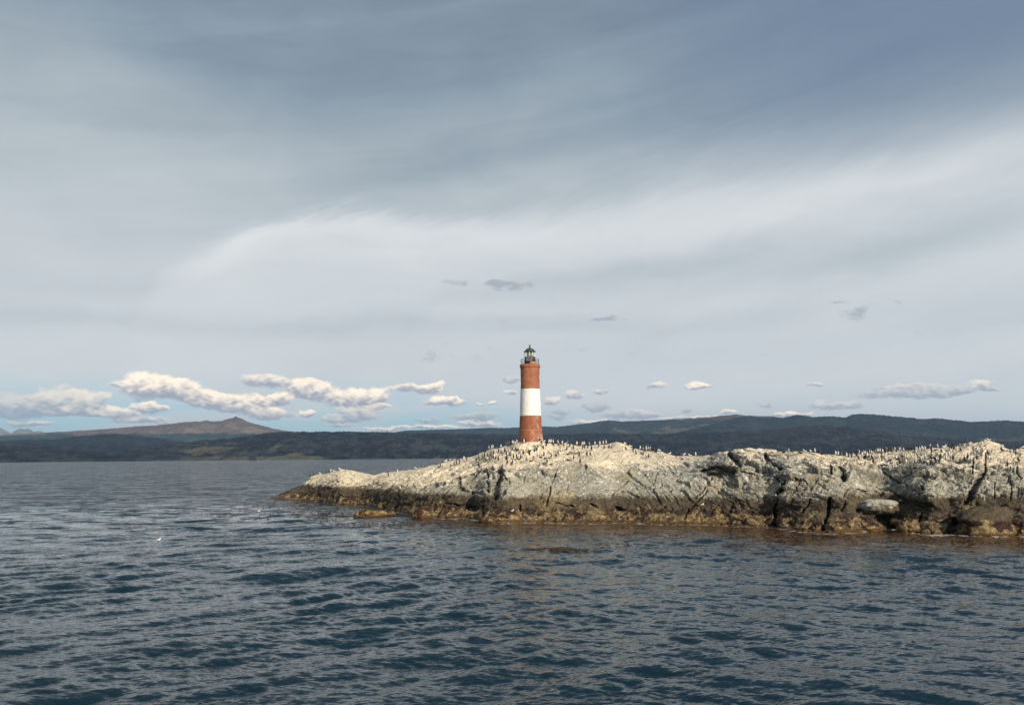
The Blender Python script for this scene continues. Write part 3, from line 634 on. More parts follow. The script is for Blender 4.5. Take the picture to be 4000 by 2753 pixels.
# gallery railing
def tube_ring(R, z_, r_, n=72):
    V = []; m_ = 6
    for i in range(n):
        a = 2 * math.pi * i / n
        for j in range(m_):
            b_ = 2 * math.pi * j / m_; V.append(((R + r_ * math.cos(b_)) * math.cos(a), (R + r_ * math.cos(b_)) * math.sin(a), z_ + r_ * math.sin(b_)))
    F_ = [[i * m_ + j, ((i + 1) % n) * m_ + j, ((i + 1) % n) * m_ + (j + 1) % m_, i * m_ + (j + 1) % m_] for i in range(n) for j in range(m_)]
    return V, F_
def rod(p0, p1, r_, m_=6):
    p0, p1 = Vector(p0), Vector(p1); d = (p1 - p0).normalized(); q = d.to_track_quat('Z', 'Y'); V = []
    for p in (p0, p1):
        for j in range(m_): b_ = 2 * math.pi * j / m_; V.append(tuple(p + q @ Vector((r_ * math.cos(b_), r_ * math.sin(b_), 0))))
    F_ = [[j, (j + 1) % m_, m_ + (j + 1) % m_, m_ + j] for j in range(m_)] + [list(range(m_))[::-1], list(range(m_, 2 * m_))]
    return V, F_
rr = 35.2 * PXM; zt = tz(1403.5) + .12; zm_ = tz(1414.5) + .12
for z_ in (zt, zm_):
    V, F_ = tube_ring(rr, z_, .020); mesh_obj('handrail', V, F_, M_rail, LH)
for k in range(12):
    a = rad(8 + 30 * k); V, F_ = rod((rr * math.cos(a), rr * math.sin(a), z4_ - .02), (rr * math.cos(a), rr * math.sin(a), zt), .020); mesh_obj('rail_post', V, F_, M_rail, LH)
# solar panel on the lantern drum, facing the channel and a little upward
sp = bpy.data.objects.new('solar_panel', None); link(sp, LH); sp.location = (-.12, -(rl + .20), (zg0 + zl0) / 2 + .13)
sp.rotation_euler = (rad(-20), 0, rad(-4))
def box(name, sx_, sy_, sz_, mat, parent, loc=(0, 0, 0), bev=.0, smooth=False):
    import bmesh
    bm = bmesh.new(); bmesh.ops.create_cube(bm, size=1); bmesh.ops.scale(bm, vec=(sx_, sy_, sz_), verts=bm.verts)
    if bev: bmesh.ops.bevel(bm, geom=bm.edges[:], offset=bev, segments=2, affect='EDGES')
    me = bpy.data.meshes.new(name); bm.to_mesh(me); bm.free(); me.materials.append(mat)
    o = bpy.data.objects.new(name, me); o.location = loc; return link(o, parent)
m_, t_, b_ = material('blue_violet_cells'); P_ = t_.n.new('ShaderNodeTexCoord').outputs['Object']
bk = t_.n.new('ShaderNodeTexBrick'); bk.offset = 0; t_.put(bk.inputs['Vector'], t_.v('MULTIPLY', t_.xyz(t_.sep(P_)[0], t_.sep(P_)[2], 0.0), (1, 1, 1)))
bk.inputs['Scale'].default_value = 1; bk.inputs['Brick Width'].default_value = .11; bk.inputs['Row Height'].default_value = .125; bk.inputs['Mortar Size'].default_value = .006
bk.inputs['Color1'].default_value = (.045, .045, .14, 1); bk.inputs['Color2'].default_value = (.06, .055, .17, 1); bk.inputs['Mortar'].default_value = (.25, .25, .33, 1)
t_.put(b_.inputs['Base Color'], bk.outputs['Color']); b_.inputs['Roughness'].default_value = .22
fr = box('panel_frame', .70, .035, .46, M_frame, sp, bev=.006)
box('solar_cells', .63, .012, .39, m_, sp, (0, -.019, 0))
V, F_ = rod((0, .02, -.05), (0, .30, -.16), .025); mesh_obj('bracket', V, F_, M_rail, sp)

# ------------------------------------------------------------------ far shore, hills and mountains
def hill_material(name, c_dark, c_light, c_open, open_lo, scale, tree_z=None, bare=(.16, .12, .09), zmix=120):
    m, t, b = material(name)
    geo = t.n.new('ShaderNodeNewGeometry'); P = geo.outputs['Position']; s = t.sep(P)
    n1 = t.noise(P, 1 / 420.0 * scale, 5, .6); n2 = t.noise(t.v('MULTIPLY', P, (1, .5, 1)), 1 / 60.0 * scale, 4, .65); n3 = t.noise(t.v('MULTIPLY', P, (1, .35, 2.2)), 1 / 240.0 * scale, 5, .62, .6)
    c = t.mix(t.smooth(t.m('ADD', n2, t.m('MULTIPLY', t.m('SUBTRACT', n1, .5), .5)), .42, .62), c_dark, c_light)
    op = t.smooth(t.m('ADD', n3, t.m('MULTIPLY', t.attr('open').outputs['Fac'], .5)), open_lo, open_lo + .10)
    oc = t.mix(t.smooth(n2, .35, .65), c_open, tuple(x * 1.5 for x in c_open))
    c = t.mix(t.m('MULTIPLY', op, .85), c, oc)
    if tree_z:
        zz_ = t.m('ADD', s[2], t.m('ADD', t.m('MULTIPLY', t.m('SUBTRACT', n3, .5), zmix * 3.2), t.m('MULTIPLY', t.m('SUBTRACT', n2, .5), zmix * .8)))
        bc = t.mix(t.smooth(n3, .4, .6), bare, tuple(x * .62 for x in bare))
        c = t.mix(t.smooth(zz_, tree_z - 12, tree_z + 12), c, bc)
    t.put(b.inputs['Base Color'], c); b.inputs['Roughness'].default_value = .95; b.inputs['Specular IOR Level'].default_value = .05
    t.put(b.inputs['Normal'], t.bump(t.m('ADD', n2, t.m('MULTIPLY', t.noise(P, 1 / 16.0 * scale, 2, .6), .35)), 30.0 / scale, .8))
    return m
def hill(name, label, crest, Rb, Rc, mat, seed, relief, trees, rows=90, dpx=3.0, openf=None, zbase=-3, expo=1.0, spur=1.0, fsc=1.0, kind='structure'):
    crest = np.array(crest, float); px = np.arange(crest[0, 0], crest[-1, 0] + 1, dpx)
    cy = np.interp(px, crest[:, 0], crest[:, 1]); n = len(px)
    jag = fbm(np.stack([px / 40, px * 0 + seed, px * 0], -1), 4) * 3.0 * spur + fbm(np.stack([px / 11, px * 0 + seed + 5, px * 0], -1), 3) * 2.0 * spur
    d = ray(px, px * 0 + 1700.0); a = np.arctan2(d[:, 0], d[:, 1])
    cz = np.array([float(at_range(px[q], cy[q] + jag[q], Rc)[2]) for q in range(n)])
    v = np.concatenate([np.linspace(0, 1, rows), np.linspace(1.02, 1.5, 14)])[:, None]
    R = Rb + (Rc - Rb) * v
    Xa = np.broadcast_to(a, (len(v), n))
    R = R + 0 * Xa; base_ = np.stack([R * np.sin(Xa), R * np.cos(Xa), 0 * R], -1)
    sc = (Rc - Rb)
    q = base_.reshape(-1, 3) / (sc * .38 * fsc) + seed
    rg = fbm(q, 5, .52, ridged=True).reshape(R.shape); sm_ = fbm(q * .45 + 9, 3).reshape(R.shape)
    up_ = np.where(v <= 1, v, 1 - (v - 1) * 1.7)
    prof = up_ ** expo * (1 - .30 * np.sin(np.pi * np.clip(v, 0, 1)) * (.4 - .9 * sm_))
    env = np.sin(np.pi * np.clip(v, 0, 1)) ** .8 * (v <= 1) * sstep(1.0, .72, v)
    Z = zbase + (cz - zbase)[None] * prof + relief * env * rg
    Z += trees * (RNG.random(R.shape) - .3) * (v > .004) * (v <= 1.01)
    Z = np.where((v > 1), Z + relief * .4 * rg * (v - 1), Z)
    base_[..., 2] = np.maximum(Z, zbase - 1 + 0 * Z)
    at = {}
    of = np.zeros_like(R)
    if openf: of = openf(px[None] + 0 * R, v + 0 * R, rg)
    o = mesh_obj(name, base_.reshape(-1, 3), grid_faces(len(v), n), mat, attrs={'open': of})
    return tag(o, label, 'hill' if 'hill' in name else 'mountain', kind=kind)
M_snow = hill_material('bare_rock_mountain', (.20, .19, .19), (.33, .32, .32), (.6, .6, .62), .62, .5)
hill('distant_mountain', 'jagged pale mountains on the horizon at the far left', [(-260,1690),(-180,1665),(-100,1684),(-40,1664),(0,1671),(25,1683),(42,1691),(60,1680),(80,1672),(95,1677),(103,1673),(118,1677),(130,1687),(150,1682),(160,1683),(175,1692),(195,1694),(207,1690),(216,1686),(240,1692),(290,1697),(420,1712)], 13500, 15800, M_snow, 3.3, 70, 0, dpx=1.6, rows=50, spur=.35)
M_peak = hill_material('peak_slopes', (.016, .030, .036), (.036, .052, .050), (.05, .055, .04), .70, .7, 300, (.165, .125, .108), 60)
hill('peaked_mountain', 'brown bare mountain with a small pointed summit at left', [(-300,1702),(0,1700),(178,1689),(280,1683),(410,1675),(539,1664),(600,1661),(636,1658),(722,1648),(780,1645),(806,1641),(818,1645),(862,1643),(895,1634),(908,1632),(919,1625),(930,1631),(943,1634),(965,1647),(1008,1658),(1073,1675),(1148,1686),(1250,1694),(1400,1712),(1500,1730)], 8300, 11000, M_peak, 7.1, 120, 0, dpx=2.2, rows=130, spur=1.0, fsc=.5)
def of_ridge(px, v, rg): return .6 * np.exp(-((px - 2750) / 500) ** 2) * (v > .25) * (v < .8)
M_ridge = hill_material('moorland_ridge', (.011, .019, .023), (.030, .040, .040), (.075, .072, .046), .70, 1.0, 405, (.12, .088, .062), 60)
hill('back_ridge_hill', 'long brown-topped ridge on the skyline right of the lighthouse', [(1380,1712),(1480,1700),(1525,1690),(1581,1681),(1688,1678),(1817,1675),(1901,1671),(1973,1671),(2030,1669),(2119,1665),(2181,1667),(2254,1657),(2304,1652),(2338,1645),(2383,1641),(2433,1646),(2500,1643),(2584,1640),(2655,1636),(2759,1630),(2823,1623),(2860,1620),(2882,1617),(2900,1620),(2914,1623),(2966,1625),(3024,1625),(3063,1632),(3179,1640),(3300,1650),(3500,1660),(4200,1680)], 6600, 8800, M_ridge, 5.7, 75, 5, openf=of_ridge, rows=100, spur=.5)
M_for2 = hill_material('dark_forest_ridge', (.009, .014, .021), (.026, .034, .040), (.065, .060, .046), .68, 1.0)
def of_r(px, v, rg): return .35 * (v > .15) * (v < .55) * sstep(3000, 3300, px)
hill('rounded_forest_hill', 'dark rounded wooded hills on the skyline at far right', [(2560,1706),(2690,1680),(2791,1654),(2856,1637),(2896,1629),(2927,1625),(2960,1631),(3000,1634),(3063,1632),(3114,1621),(3145,1623),(3179,1629),(3244,1625),(3280,1628),(3309,1630),(3334,1619),(3370,1617),(3425,1619),(3535,1630),(3612,1637),(3664,1634),(3729,1640),(3794,1648),(3871,1645),(3923,1642),(4000,1647),(4150,1655),(4400,1650)], 5600, 7400, M_for2, 9.3, 60, 9, openf=of_r, rows=100, spur=.4)
hill('left_forest_hill', 'dark blue-green wooded hill behind the left shore', [(-350,1730),(-100,1728),(0,1724),(86,1718),(216,1716),(302,1704),(370,1699),(410,1696),(447,1694),(539,1701),(647,1714),(711,1724),(850,1745),(1000,1762)], 5000, 6600, M_for2, 12.9, 50, 7, rows=90, spur=.6)
M_near = hill_material('near_shore_forest', (.006, .008, .013), (.036, .038, .043), (.075, .069, .048), .73, 1.3)
def of_near(px, v, rg):
    low = (v < .10) * sstep(.10, .04, v) * (.35 + .5 * fbm(np.stack([px / 60, v * 3, 0 * v], -1).reshape(-1, 3), 3).reshape(px.shape))
    green = .42 * sstep(620, 760, px) * sstep(1330, 1180, px + 240 * v) * sstep(.95, .7, v)
    isle = .0
    return low + green
hill('near_forest_hill', 'low dark wooded hills along the far shore, grassy on the left', [(-350,1790),(200,1786),(420,1778),(539,1764),(600,1748),(647,1738),(782,1722),(916,1712),(997,1699),(1051,1690),(1132,1686),(1200,1687),(1368,1686),(1514,1689),(1592,1692),(1704,1693),(1900,1697),(2100,1698),(2346,1694),(2592,1696),(2796,1690),(2919,1685),(3042,1677),(3149,1665),(3231,1661),(3313,1669),(3411,1685),(3534,1702),(3657,1710),(3780,1722),(3903,1734),(4000,1747),(4150,1762),(4400,1775)], 4000, 5100, M_near, 2.2, 42, 9, openf=of_near, rows=120, dpx=2.4, spur=.7)
hill('left_shore_hill', 'low dark wooded slope above the waterline at far left', [(-400,1745),(0,1742),(150,1746),(300,1752),(450,1764),(600,1776),(760,1788),(860,1798)], 3950, 4700, M_near, 6.2, 22, 8, openf=of_near, rows=70, dpx=2.4, spur=.7)

# ------------------------------------------------------------------ haze
hz = box('haze', 44000, 18100, 748, None, None, (0, 7950, 361)) if False else None
mh = bpy.data.materials.new('haze_air'); mh.use_nodes = True
nt = mh.node_tree; nt.nodes.clear(); out = nt.nodes.new('ShaderNodeOutputMaterial'); pv = nt.nodes.new('ShaderNodeVolumePrincipled')
pv.inputs['Color'].default_value = (.48, .72, 1.0, 1); pv.inputs['Density'].default_value = 3.6e-5; pv.inputs['Anisotropy'].default_value = .2
nt.links.new(pv.outputs[0], out.inputs['Volume'])
hz = box('haze', 40000, 18300, 760, mh, None, (0, 8250, 376))
tag(hz, kind='stuff')
# ------------------------------------------------------------------ water
def sea_tile(n, size, lmin, lmax, wind_deg, spread, rms, seed, p=3.6):
    rg = np.random.default_rng(seed)
    k1 = 2 * np.pi * np.fft.fftfreq(n, size / n); kx, ky = np.meshgrid(k1, k1); k = np.hypot(kx, ky); k[0, 0] = 1e9
    kp0, kp1 = 2 * np.pi / lmax, 2 * np.pi / lmin
    dirc = (kx * math.cos(rad(wind_deg)) + ky * math.sin(rad(wind_deg))) / k
    S = k ** -p * np.exp(-(kp0 / k) ** 4 * 1.0) * (k < kp1) * (np.abs(dirc) ** spread + .02)
    H = np.sqrt(S) * (rg.normal(size=(n, n)) + 1j * rg.normal(size=(n, n)))
    h = np.fft.ifft2(H).real; s = rms / h.std()
    dx = np.fft.ifft2(-1j * kx / k * H).real * s; dy = np.fft.ifft2(-1j * ky / k * H).real * s
    return h * s, dx, dy, size
def sample(tile, X, Y):
    h, dx, dy, size = tile; n = h.shape[0]
    u = (X / size * n) % n; v = (Y / size * n) % n; i = np.floor(u).astype(int); j = np.floor(v).astype(int); fu, fv = u - i, v - j
    i %= n; j %= n; i1, j1 = (i + 1) % n, (j + 1) % n
    def g(a): return a[j, i] * (1 - fu) * (1 - fv) + a[j, i1] * fu * (1 - fv) + a[j1, i] * (1 - fu) * fv + a[j1, i1] * fu * fv
    return g(h), g(dx), g(dy)
TA = sea_tile(512, 83.0, .9, 9.0, 122, 10, .068, 5, 3.35)      # crests lying a little up to the right
TB = sea_tile(512, 61.0, .8, 7.0, 60, 10, .050, 6, 3.35)       # a second train, crests falling to the right
TC = sea_tile(512, 21.7, .30, 1.4, 93, 4, .0120, 7, 3.5)
TD = sea_tile(512, 6.1, .09, .34, 88, 3, .0034, 8, 3.4)
def water_surface():
    azw = np.tan(np.radians(np.linspace(-40, 40, 1500))); azw = np.arctan(azw)
    # rows: even steps of depression angle, then farther ones
    th0, th1 = math.atan(CAM_Z / 17.0), math.atan(CAM_Z / 900.0)
    th = np.linspace(th0, th1, 760); Rw = CAM_Z / np.tan(th)
    Rw = np.concatenate([Rw, np.geomspace(930, 19000, 40)])
    X = Rw[:, None] * np.sin(azw)[None]; Y = Rw[:, None] * np.cos(azw)[None]; Rg = np.broadcast_to(Rw[:, None], X.shape)
    # calm water close under the island
    R0i = np.interp(azw, azc, R0, left=1e5, right=80)[None]
    d_sh = R0i - Rg
    near = np.where(azw[None] > azc[0], sstep(0, 1, 1 - d_sh / 17), 0)
    near = np.maximum(near, np.exp(-((X - (at_range(1062, 1945, 128)[0])) / 10) ** 2 - ((Y - 122) / 16) ** 2))
    calm = 1 - .62 * np.clip(near, 0, 1)
    patch = np.clip(.85 + .9 * fbm(np.stack([X / 11, Y / 17, 0 * X], -1).reshape(-1, 3), 4).reshape(X.shape), .25, 1.7)
    Z = np.zeros_like(X); DX = np.zeros_like(X); DY = np.zeros_like(X)
    for T, f0, f1, rot, amp in ((TA, 65, 170, 0, 1), (TB, 55, 140, 0, 1), (TC, 38, 90, 17, 1), (TD, 22, 48, -11, 1)):
        c, s = math.cos(rad(rot)), math.sin(rad(rot))
        if T is TA: amp = .55 + .6 * sstep(14, -12, X)
        if T is TB: amp = .35 + .85 * sstep(-10, 12, X)
        fade = (1 - sstep(f0, f1, Rg)) * amp * (calm if rot == 0 else .55 + .45 * calm) * patch
        h, dx, dy = sample(T, X * c - Y * s, X * s + Y * c)
        Z += h * fade; DX += (dx * c + dy * s) * fade; DY += (-dx * s + dy * c) * fade
    ch = .9
    V = np.stack([X + ch * DX, Y + ch * DY, Z], -1).reshape(-1, 3)
    far = sstep(30, 130, Rg)
    dn = fbm(np.stack([X / 3, Y / 5, 0 * X], -1).reshape(-1, 3), 3).reshape(X.shape)
    kelpw = np.where(azw[None] > np.interp(1500, pxs, azc), sstep(15, 3, d_sh + 5 * dn - 4 * sstep(azc[300], azc[700], azw[None] + 0 * X)) , 0)
    kelpw = np.where(azw[None] > azc[0], np.clip(kelpw, 0, 1), 0)
    kelpw *= sstep(float(np.interp(1300, pxs, azc)), float(np.interp(2000, pxs, azc)), azw[None] + 0 * X)
    foam = np.where(azw[None] > azc[0], sstep(1.6, .2, np.abs(d_sh - .7 + .9 * dn)) * (.82 + .18 * sstep(float(np.interp(3250, pxs, azc)), float(np.interp(3450, pxs, azc)), azw[None] + 0 * X)), 0)
    m, t, b = material('sea_water')
    geo = t.n.new('ShaderNodeNewGeometry'); P = geo.outputs['Position']
    fr = t.attr('far').outputs['Fac']; kw = t.attr('kelp').outputs['Fac']; fo = t.attr('foam').outputs['Fac']
    nl = t.noise(t.v('MULTIPLY', P, (.35, .6, 0)), 1.0, 3, .5)
    deep = t.mix(nl, (.003, .013, .022), (.005, .022, .031))
    kn = t.noise(t.v('MULTIPLY', P, (.9, 1.6, 0)), 1.0, 5, .65, .5)
    kc = t.ramp(kn, [(.35, (.010, .008, .005)), (.5, (.055, .026, .007)), (.7, (.13, .068, .016))])
    c = t.mix(t.m('MULTIPLY', kw, t.smooth(kn, .25, .42)), deep, kc)
    fm = t.m('MULTIPLY', fo, t.smooth(t.noise(t.v('MULTIPLY', P, (1.3, 1.3, 0)), 1.0, 5, .7, .6), .50, .60))
    c = t.mix(fm, c, (.7, .7, .68))
    t.put(b.inputs['Base Color'], c); b.inputs['IOR'].default_value = 1.333
    t.put(b.inputs['Roughness'], t.m('MULTIPLY_ADD', fm, .5, .045))
    # ripples too small or too far for the mesh
    r1_ = t.noise(t.v('MULTIPLY', P, (3.0, 8.5, 0)), 1.0, 4, .65, .5, col=True)
    r2_ = t.noise(t.v('MULTIPLY', P, (.22, .55, 0)), 1.0, 5, .6, .4, col=True)
    r3_ = t.noise(t.v('MULTIPLY', P, (.05, .11, 0)), 1.0, 3, .5, .4)
    # their slopes tilt the normal directly
    s1_ = t.v('MULTIPLY', t.v('SUBTRACT', r1_, (.5, .5, .5)), (.45, 1.05, 0))
    amp = t.m('MULTIPLY', fr, t.m('MULTIPLY_ADD', t.smooth(r3_, .35, .65), .75, .65))
    s2_ = t.v('MULTIPLY', t.v('MULTIPLY', t.v('SUBTRACT', r2_, (.5, .5, .5)), (.8, 2.3, 0)), t.xyz(amp, amp, 0.0))
    t.put(b.inputs['Normal'], t.v('NORMALIZE', t.v('ADD', geo.outputs['Normal'], t.v('ADD', t.v('ADD', s1_, s2_), t.v('MULTIPLY', t.xyz(0.0, fr, 0.0), (0, -.055, 0))))))
    o = mesh_obj('water', V, grid_faces(len(Rw), len(azw)), m, attrs={'far': far, 'kelp': kelpw, 'foam': foam})
    return tag(o, kind='structure')
water = water_surface()
# the sea bed, out of sight under everything
mesh_obj('seabed_ground', [(-19000, 5, -3.6), (19000, 5, -3.6), (19000, 17000, -3.6), (-19000, 17000, -3.6)], [[0, 1, 2, 3]], simple_mat('mud', (.03, .03, .025)))['kind'] = 'structure'

# ------------------------------------------------------------------ kelp fronds lying on the surface
def water_point(px, py):
    d = ray(px, py); k = -CAM_Z / d[..., 2]
    return d[..., 0] * k, d[..., 1] * k
KP = [] # image centre, half sizes, count
for cx, cy, hx, hy, n in [(1250,2010,260,26,700),(1130,1975,120,18,260),(1560,2050,220,16,420),(1000,1972,120,22,160),(1730,2046,160,10,260),(2165,2147,70,5,300),(2240,2150,90,4,120),(2110,2078,260,18,180),(2500,2082,300,22,220),(3000,2096,300,20,220),(3500,2112,350,16,260),(3850,2118,250,14,160),(2900,2130,120,6,60),(2380,2128,160,7,70),(1860,2052,120,8,120),(870,2012,80,10,60),(1350,2048,160,14,120)]:
    for _ in range(n):
        u, v_ = random.gauss(0, .5), random.gauss(0, .5)
        KP.append((cx + hx * u, cy + hy * v_))
KP = np.array(KP); kn_ = fbm(np.stack([KP[:, 0] / 30, KP[:, 1] / 8, KP[:, 0] * 0], -1), 3); KP = KP[kn_ > -.12]
kx, ky = water_point(KP[:, 0], KP[:, 1])
Vk, Fk, Ck = [], [], []
for x, y in zip(kx, ky):
    L_ = random.uniform(.14, .5); a = random.gauss(0, .5); w_ = random.uniform(.015, .045); lift = random.uniform(.02, .10) if random.random() < .55 else .02
    i0 = len(Vk); n = 5; cur = random.uniform(-.6, .6); col = random.choice([(.034, .018, .012), (.020, .012, .010), (.060, .032, .014)])
    for q in range(n):
        s = q / (n - 1); aa = a + cur * (s - .5); px_ = x + (s - .5) * L_ * math.cos(aa); py_ = y + (s - .5) * L_ * math.sin(aa); zz_ = .015 + lift * math.sin(math.pi * s) + random.uniform(0, .012)
        ww = w_ * (.35 + math.sin(math.pi * s))
        Vk += [(px_, py_ - ww, zz_), (px_, py_ + ww, zz_ + .006), (px_, py_, zz_ + ww * .8)]; Ck += [(*col, 1)] * 3
    for q in range(n - 1):
        b0 = i0 + q * 3
        Fk += [(b0, b0 + 3, b0 + 5, b0 + 2), (b0 + 2, b0 + 5, b0 + 4, b0 + 1), (b0 + 1, b0 + 4, b0 + 3, b0)]
mk, tk, bk_ = material('kelp_frond'); tk.put(bk_.inputs['Base Color'], tk.attr('tint').outputs['Color']); bk_.inputs['Roughness'].default_value = .35
# fronds ride on the waves
wbvh = None
Vk = np.array(Vk); 
def wave_height(X, Y):
    Z = np.zeros_like(X)
    for T, rot in ((TA, 0), (TB, 0), (TC, 17)):
        c, s = math.cos(rad(rot)), math.sin(rad(rot)); Z += sample(T, X * c - Y * s, X * s + Y * c)[0] * .5
    return Z
Vk[:, 2] += np.maximum(wave_height(Vk[:, 0], Vk[:, 1]), -.02) + .01
tag(mesh_obj('floating_kelp', Vk, Fk, mk, colors=Ck), 'brown kelp fronds floating on the water around the island foot', 'kelp', kind='stuff')

# ------------------------------------------------------------------ birds
def loft(stations, nseg=10):
    """stations: (point, radius side, radius depth) along the body; returns verts, faces, unit ring normals"""
    V, F_, Nn = [], [], []
    pts = [Vector(s[0]) for s in stations]
    for i, (p, ra, rb_) in enumerate(stations):
        d = (pts[min(i + 1, len(pts) - 1)] - pts[max(i - 1, 0)]).normalized()
        side = Vector((1, 0, 0)); upv = side.cross(d).normalized()
        for j in range(nseg):
            b_ = 2 * math.pi * j / nseg; o = side * math.cos(b_) * ra + upv * math.sin(b_) * rb_
            V.append(tuple(Vector(p) + o)); Nn.append(tuple(o.normalized()))
    for i in range(len(stations) - 1):
        for j in range(nseg): F_.append([i * nseg + j, i * nseg + (j + 1) % nseg, (i + 1) * nseg + (j + 1) % nseg, (i + 1) * nseg + j])
    F_.append(list(range(nseg))[::-1]); F_.append(list(range((len(stations) - 1) * nseg, len(stations) * nseg)))
    return V, F_, Nn
def bird_mesh(name, stations, colf, legs=True, wings=None, wingc=(.012, .012, .016)):
    """bird faces -Y (towards the camera) in its own frame"""
    V, F_, Nn = loft(stations); C_ = [colf(Vector(v), Vector(n)) for v, n in zip(V, Nn)]
    def add(v2, f2, c):
        k = len(V); V.extend(v2); F_.extend([[k + i for i in f] for f in f2]); C_.extend([c] * len(v2))
    if legs:
        for s in (-.035, .035):
            add(*rod((s, .0, .12), (s, -.01, .015), .010, 5), (.16, .09, .07, 1))
            add([(s - .03, -.08, .006), (s + .03, -.08, .006), (s, .02, .006), (s, -.03, .022)], [[0, 1, 3], [1, 2, 3], [2, 0, 3], [2, 1, 0]], (.16, .09, .07, 1))
    for w in wings or []:
        P_ = [Vector(p) for p in w]; th = Vector((0, .014, 0)); v2 = [tuple(p - th) for p in P_] + [tuple(p + th) for p in P_]; n = len(P_)
        add(v2, [list(range(n)), list(range(n, 2 * n))[::-1]] + [[i, (i + 1) % n, n + (i + 1) % n, n + i] for i in range(n)], (*wingc, 1))
    me = bpy.data.meshes.new(name); me.from_pydata(V, [], F_); me.polygons.foreach_set('use_smooth', [True] * len(F_))
    at = me.attributes.new('tint', 'FLOAT_COLOR', 'POINT'); at.data.foreach_set('color', np.array(C_, np.float32).ravel()); me.materials.append(M_bird); me.update(); return me
M_bird, tb, bb = material('plumage'); tb.put(bb.inputs['Base Color'], tb.attr('tint').outputs['Color']); bb.inputs['Roughness'].default_value = .6; bb.inputs['Specular IOR Level'].default_value = .25
BK, WH, BILL = (.012, .011, .015, 1), (.66, .64, .60, 1), (.20, .15, .10, 1)
def corm(v, n, head=.60):
    if v.z > head + .075: return BK
    if v.y < -.135 and v.z > head - .02: return BILL
    if v.z > head - .03: return WH if n.y < -.25 and n.z < .5 else BK
    return WH if n.y < -.12 and v.z > .10 else BK
up_st = [((0,.20,.03),.012,.006),((0,.16,.07),.035,.012),((0,.09,.14),.055,.045),((0,.03,.22),.085,.085),((0,-.005,.31),.092,.098),((0,-.015,.40),.078,.085),((0,-.01,.46),.050,.056),((0,.0,.52),.030,.034),((0,.005,.57),.027,.030),((0,-.01,.615),.030,.036),((0,-.045,.645),.032,.034),((0,-.085,.648),.022,.022),((0,-.12,.645),.009,.010),((0,-.175,.638),.005,.006)]
pr_st = [((0,.20,.03),.012,.006),((0,.15,.09),.040,.015),((0,.08,.16),.06,.05),((0,.02,.24),.088,.085),((0,-.02,.32),.092,.092),((0,-.04,.39),.072,.072),((0,-.09,.45),.040,.040),((0,-.14,.48),.028,.028),((0,-.19,.45),.027,.027),((0,-.20,.39),.030,.030),((0,-.165,.35),.026,.024),((0,-.13,.335),.010,.010),((0,-.085,.325),.005,.005)]
si_st = [((0,.30,.10),.02,.008),((0,.22,.10),.06,.03),((0,.12,.105),.095,.085),((0,.0,.11),.11,.105),((0,-.10,.13),.090,.090),((0,-.16,.18),.048,.050),((0,-.17,.25),.029,.030),((0,-.165,.31),.027,.028),((0,-.18,.35),.032,.034),((0,-.22,.37),.026,.026),((0,-.26,.365),.009,.01),((0,-.31,.36),.005,.005)]
def corm_sit(v, n): 
    if v.y < -.245: return BILL
    if v.z > .33: return BK
    return WH if (n.y < -.3 and n.z < .35 and v.y < -.05) else BK
gu_st = [((0,.25,.17),.010,.008),((0,.19,.17),.032,.018),((0,.11,.165),.060,.050),((0,.02,.165),.075,.075),((0,-.07,.185),.065,.068),((0,-.12,.235),.040,.042),((0,-.13,.275),.034,.036),((0,-.15,.305),.036,.036),((0,-.185,.305),.024,.024),((0,-.215,.297),.009,.010),((0,-.25,.290),.005,.006)]
def gullc(v, n):
    if v.y < -.20: return (.55, .35, .05, 1)
    if v.y > .20: return BK
    if -.04 < v.y <= .20 and n.z > .15 and v.z > .17: return (.10, .10, .11, 1)
    return (.84, .84, .82, 1)
fl_st = [((p[0][0], p[0][1], p[0][2] - .13), p[1], p[2]) for p in gu_st]
wing = [(.07, .0, .40), (.20, .03, .46), (.34, .05, .40), (.46, .07, .30), (.40, .07, .20), (.26, .06, .17), (.10, .04, .24)]
BM = {'u': bird_mesh('cormorant', up_st, corm), 'p': bird_mesh('cormorant', pr_st, lambda v, n: corm(v, n, .56)), 's': bird_mesh('cormorant', si_st, corm_sit, False),
      'v': bird_mesh('cormorant', up_st, corm, True, [wing, [(-a, b_, c) for a, b_, c in wing[::-1]]]), 'g': bird_mesh('gull', gu_st, gullc), 'f': bird_mesh('gull', fl_st, gullc, False)}
BL = []
def birds(x0, y0, sc, s):
    for w_ in s.split():
        a, b_, k = w_.split(','); BL.append((x0 + float(a) / sc, y0 + float(b_) / sc, k))
birds(1700, 1700, 8.92, '355,890,g 500,960,p 660,870,g 860,950,b 1000,800,g 1100,905,b 1310,960,w 1440,870,s 1510,850,b 1550,925,b 1515,1110,b 490,1140,w 530,1130,b 655,1050,b 735,1040,b 785,1040,w 830,1050,b 180,1150,b 240,980,s 1660,850,w 1640,780,w 1720,760,b 1880,490,w 1965,410,w 2010,400,w 2290,370,w 1950,720,b 2030,700,b 1820,850,b 1890,890,b 1975,830,b 2025,850,b 2110,890,b 2195,900,b 2210,620,b 2310,640,w 990,880,w')
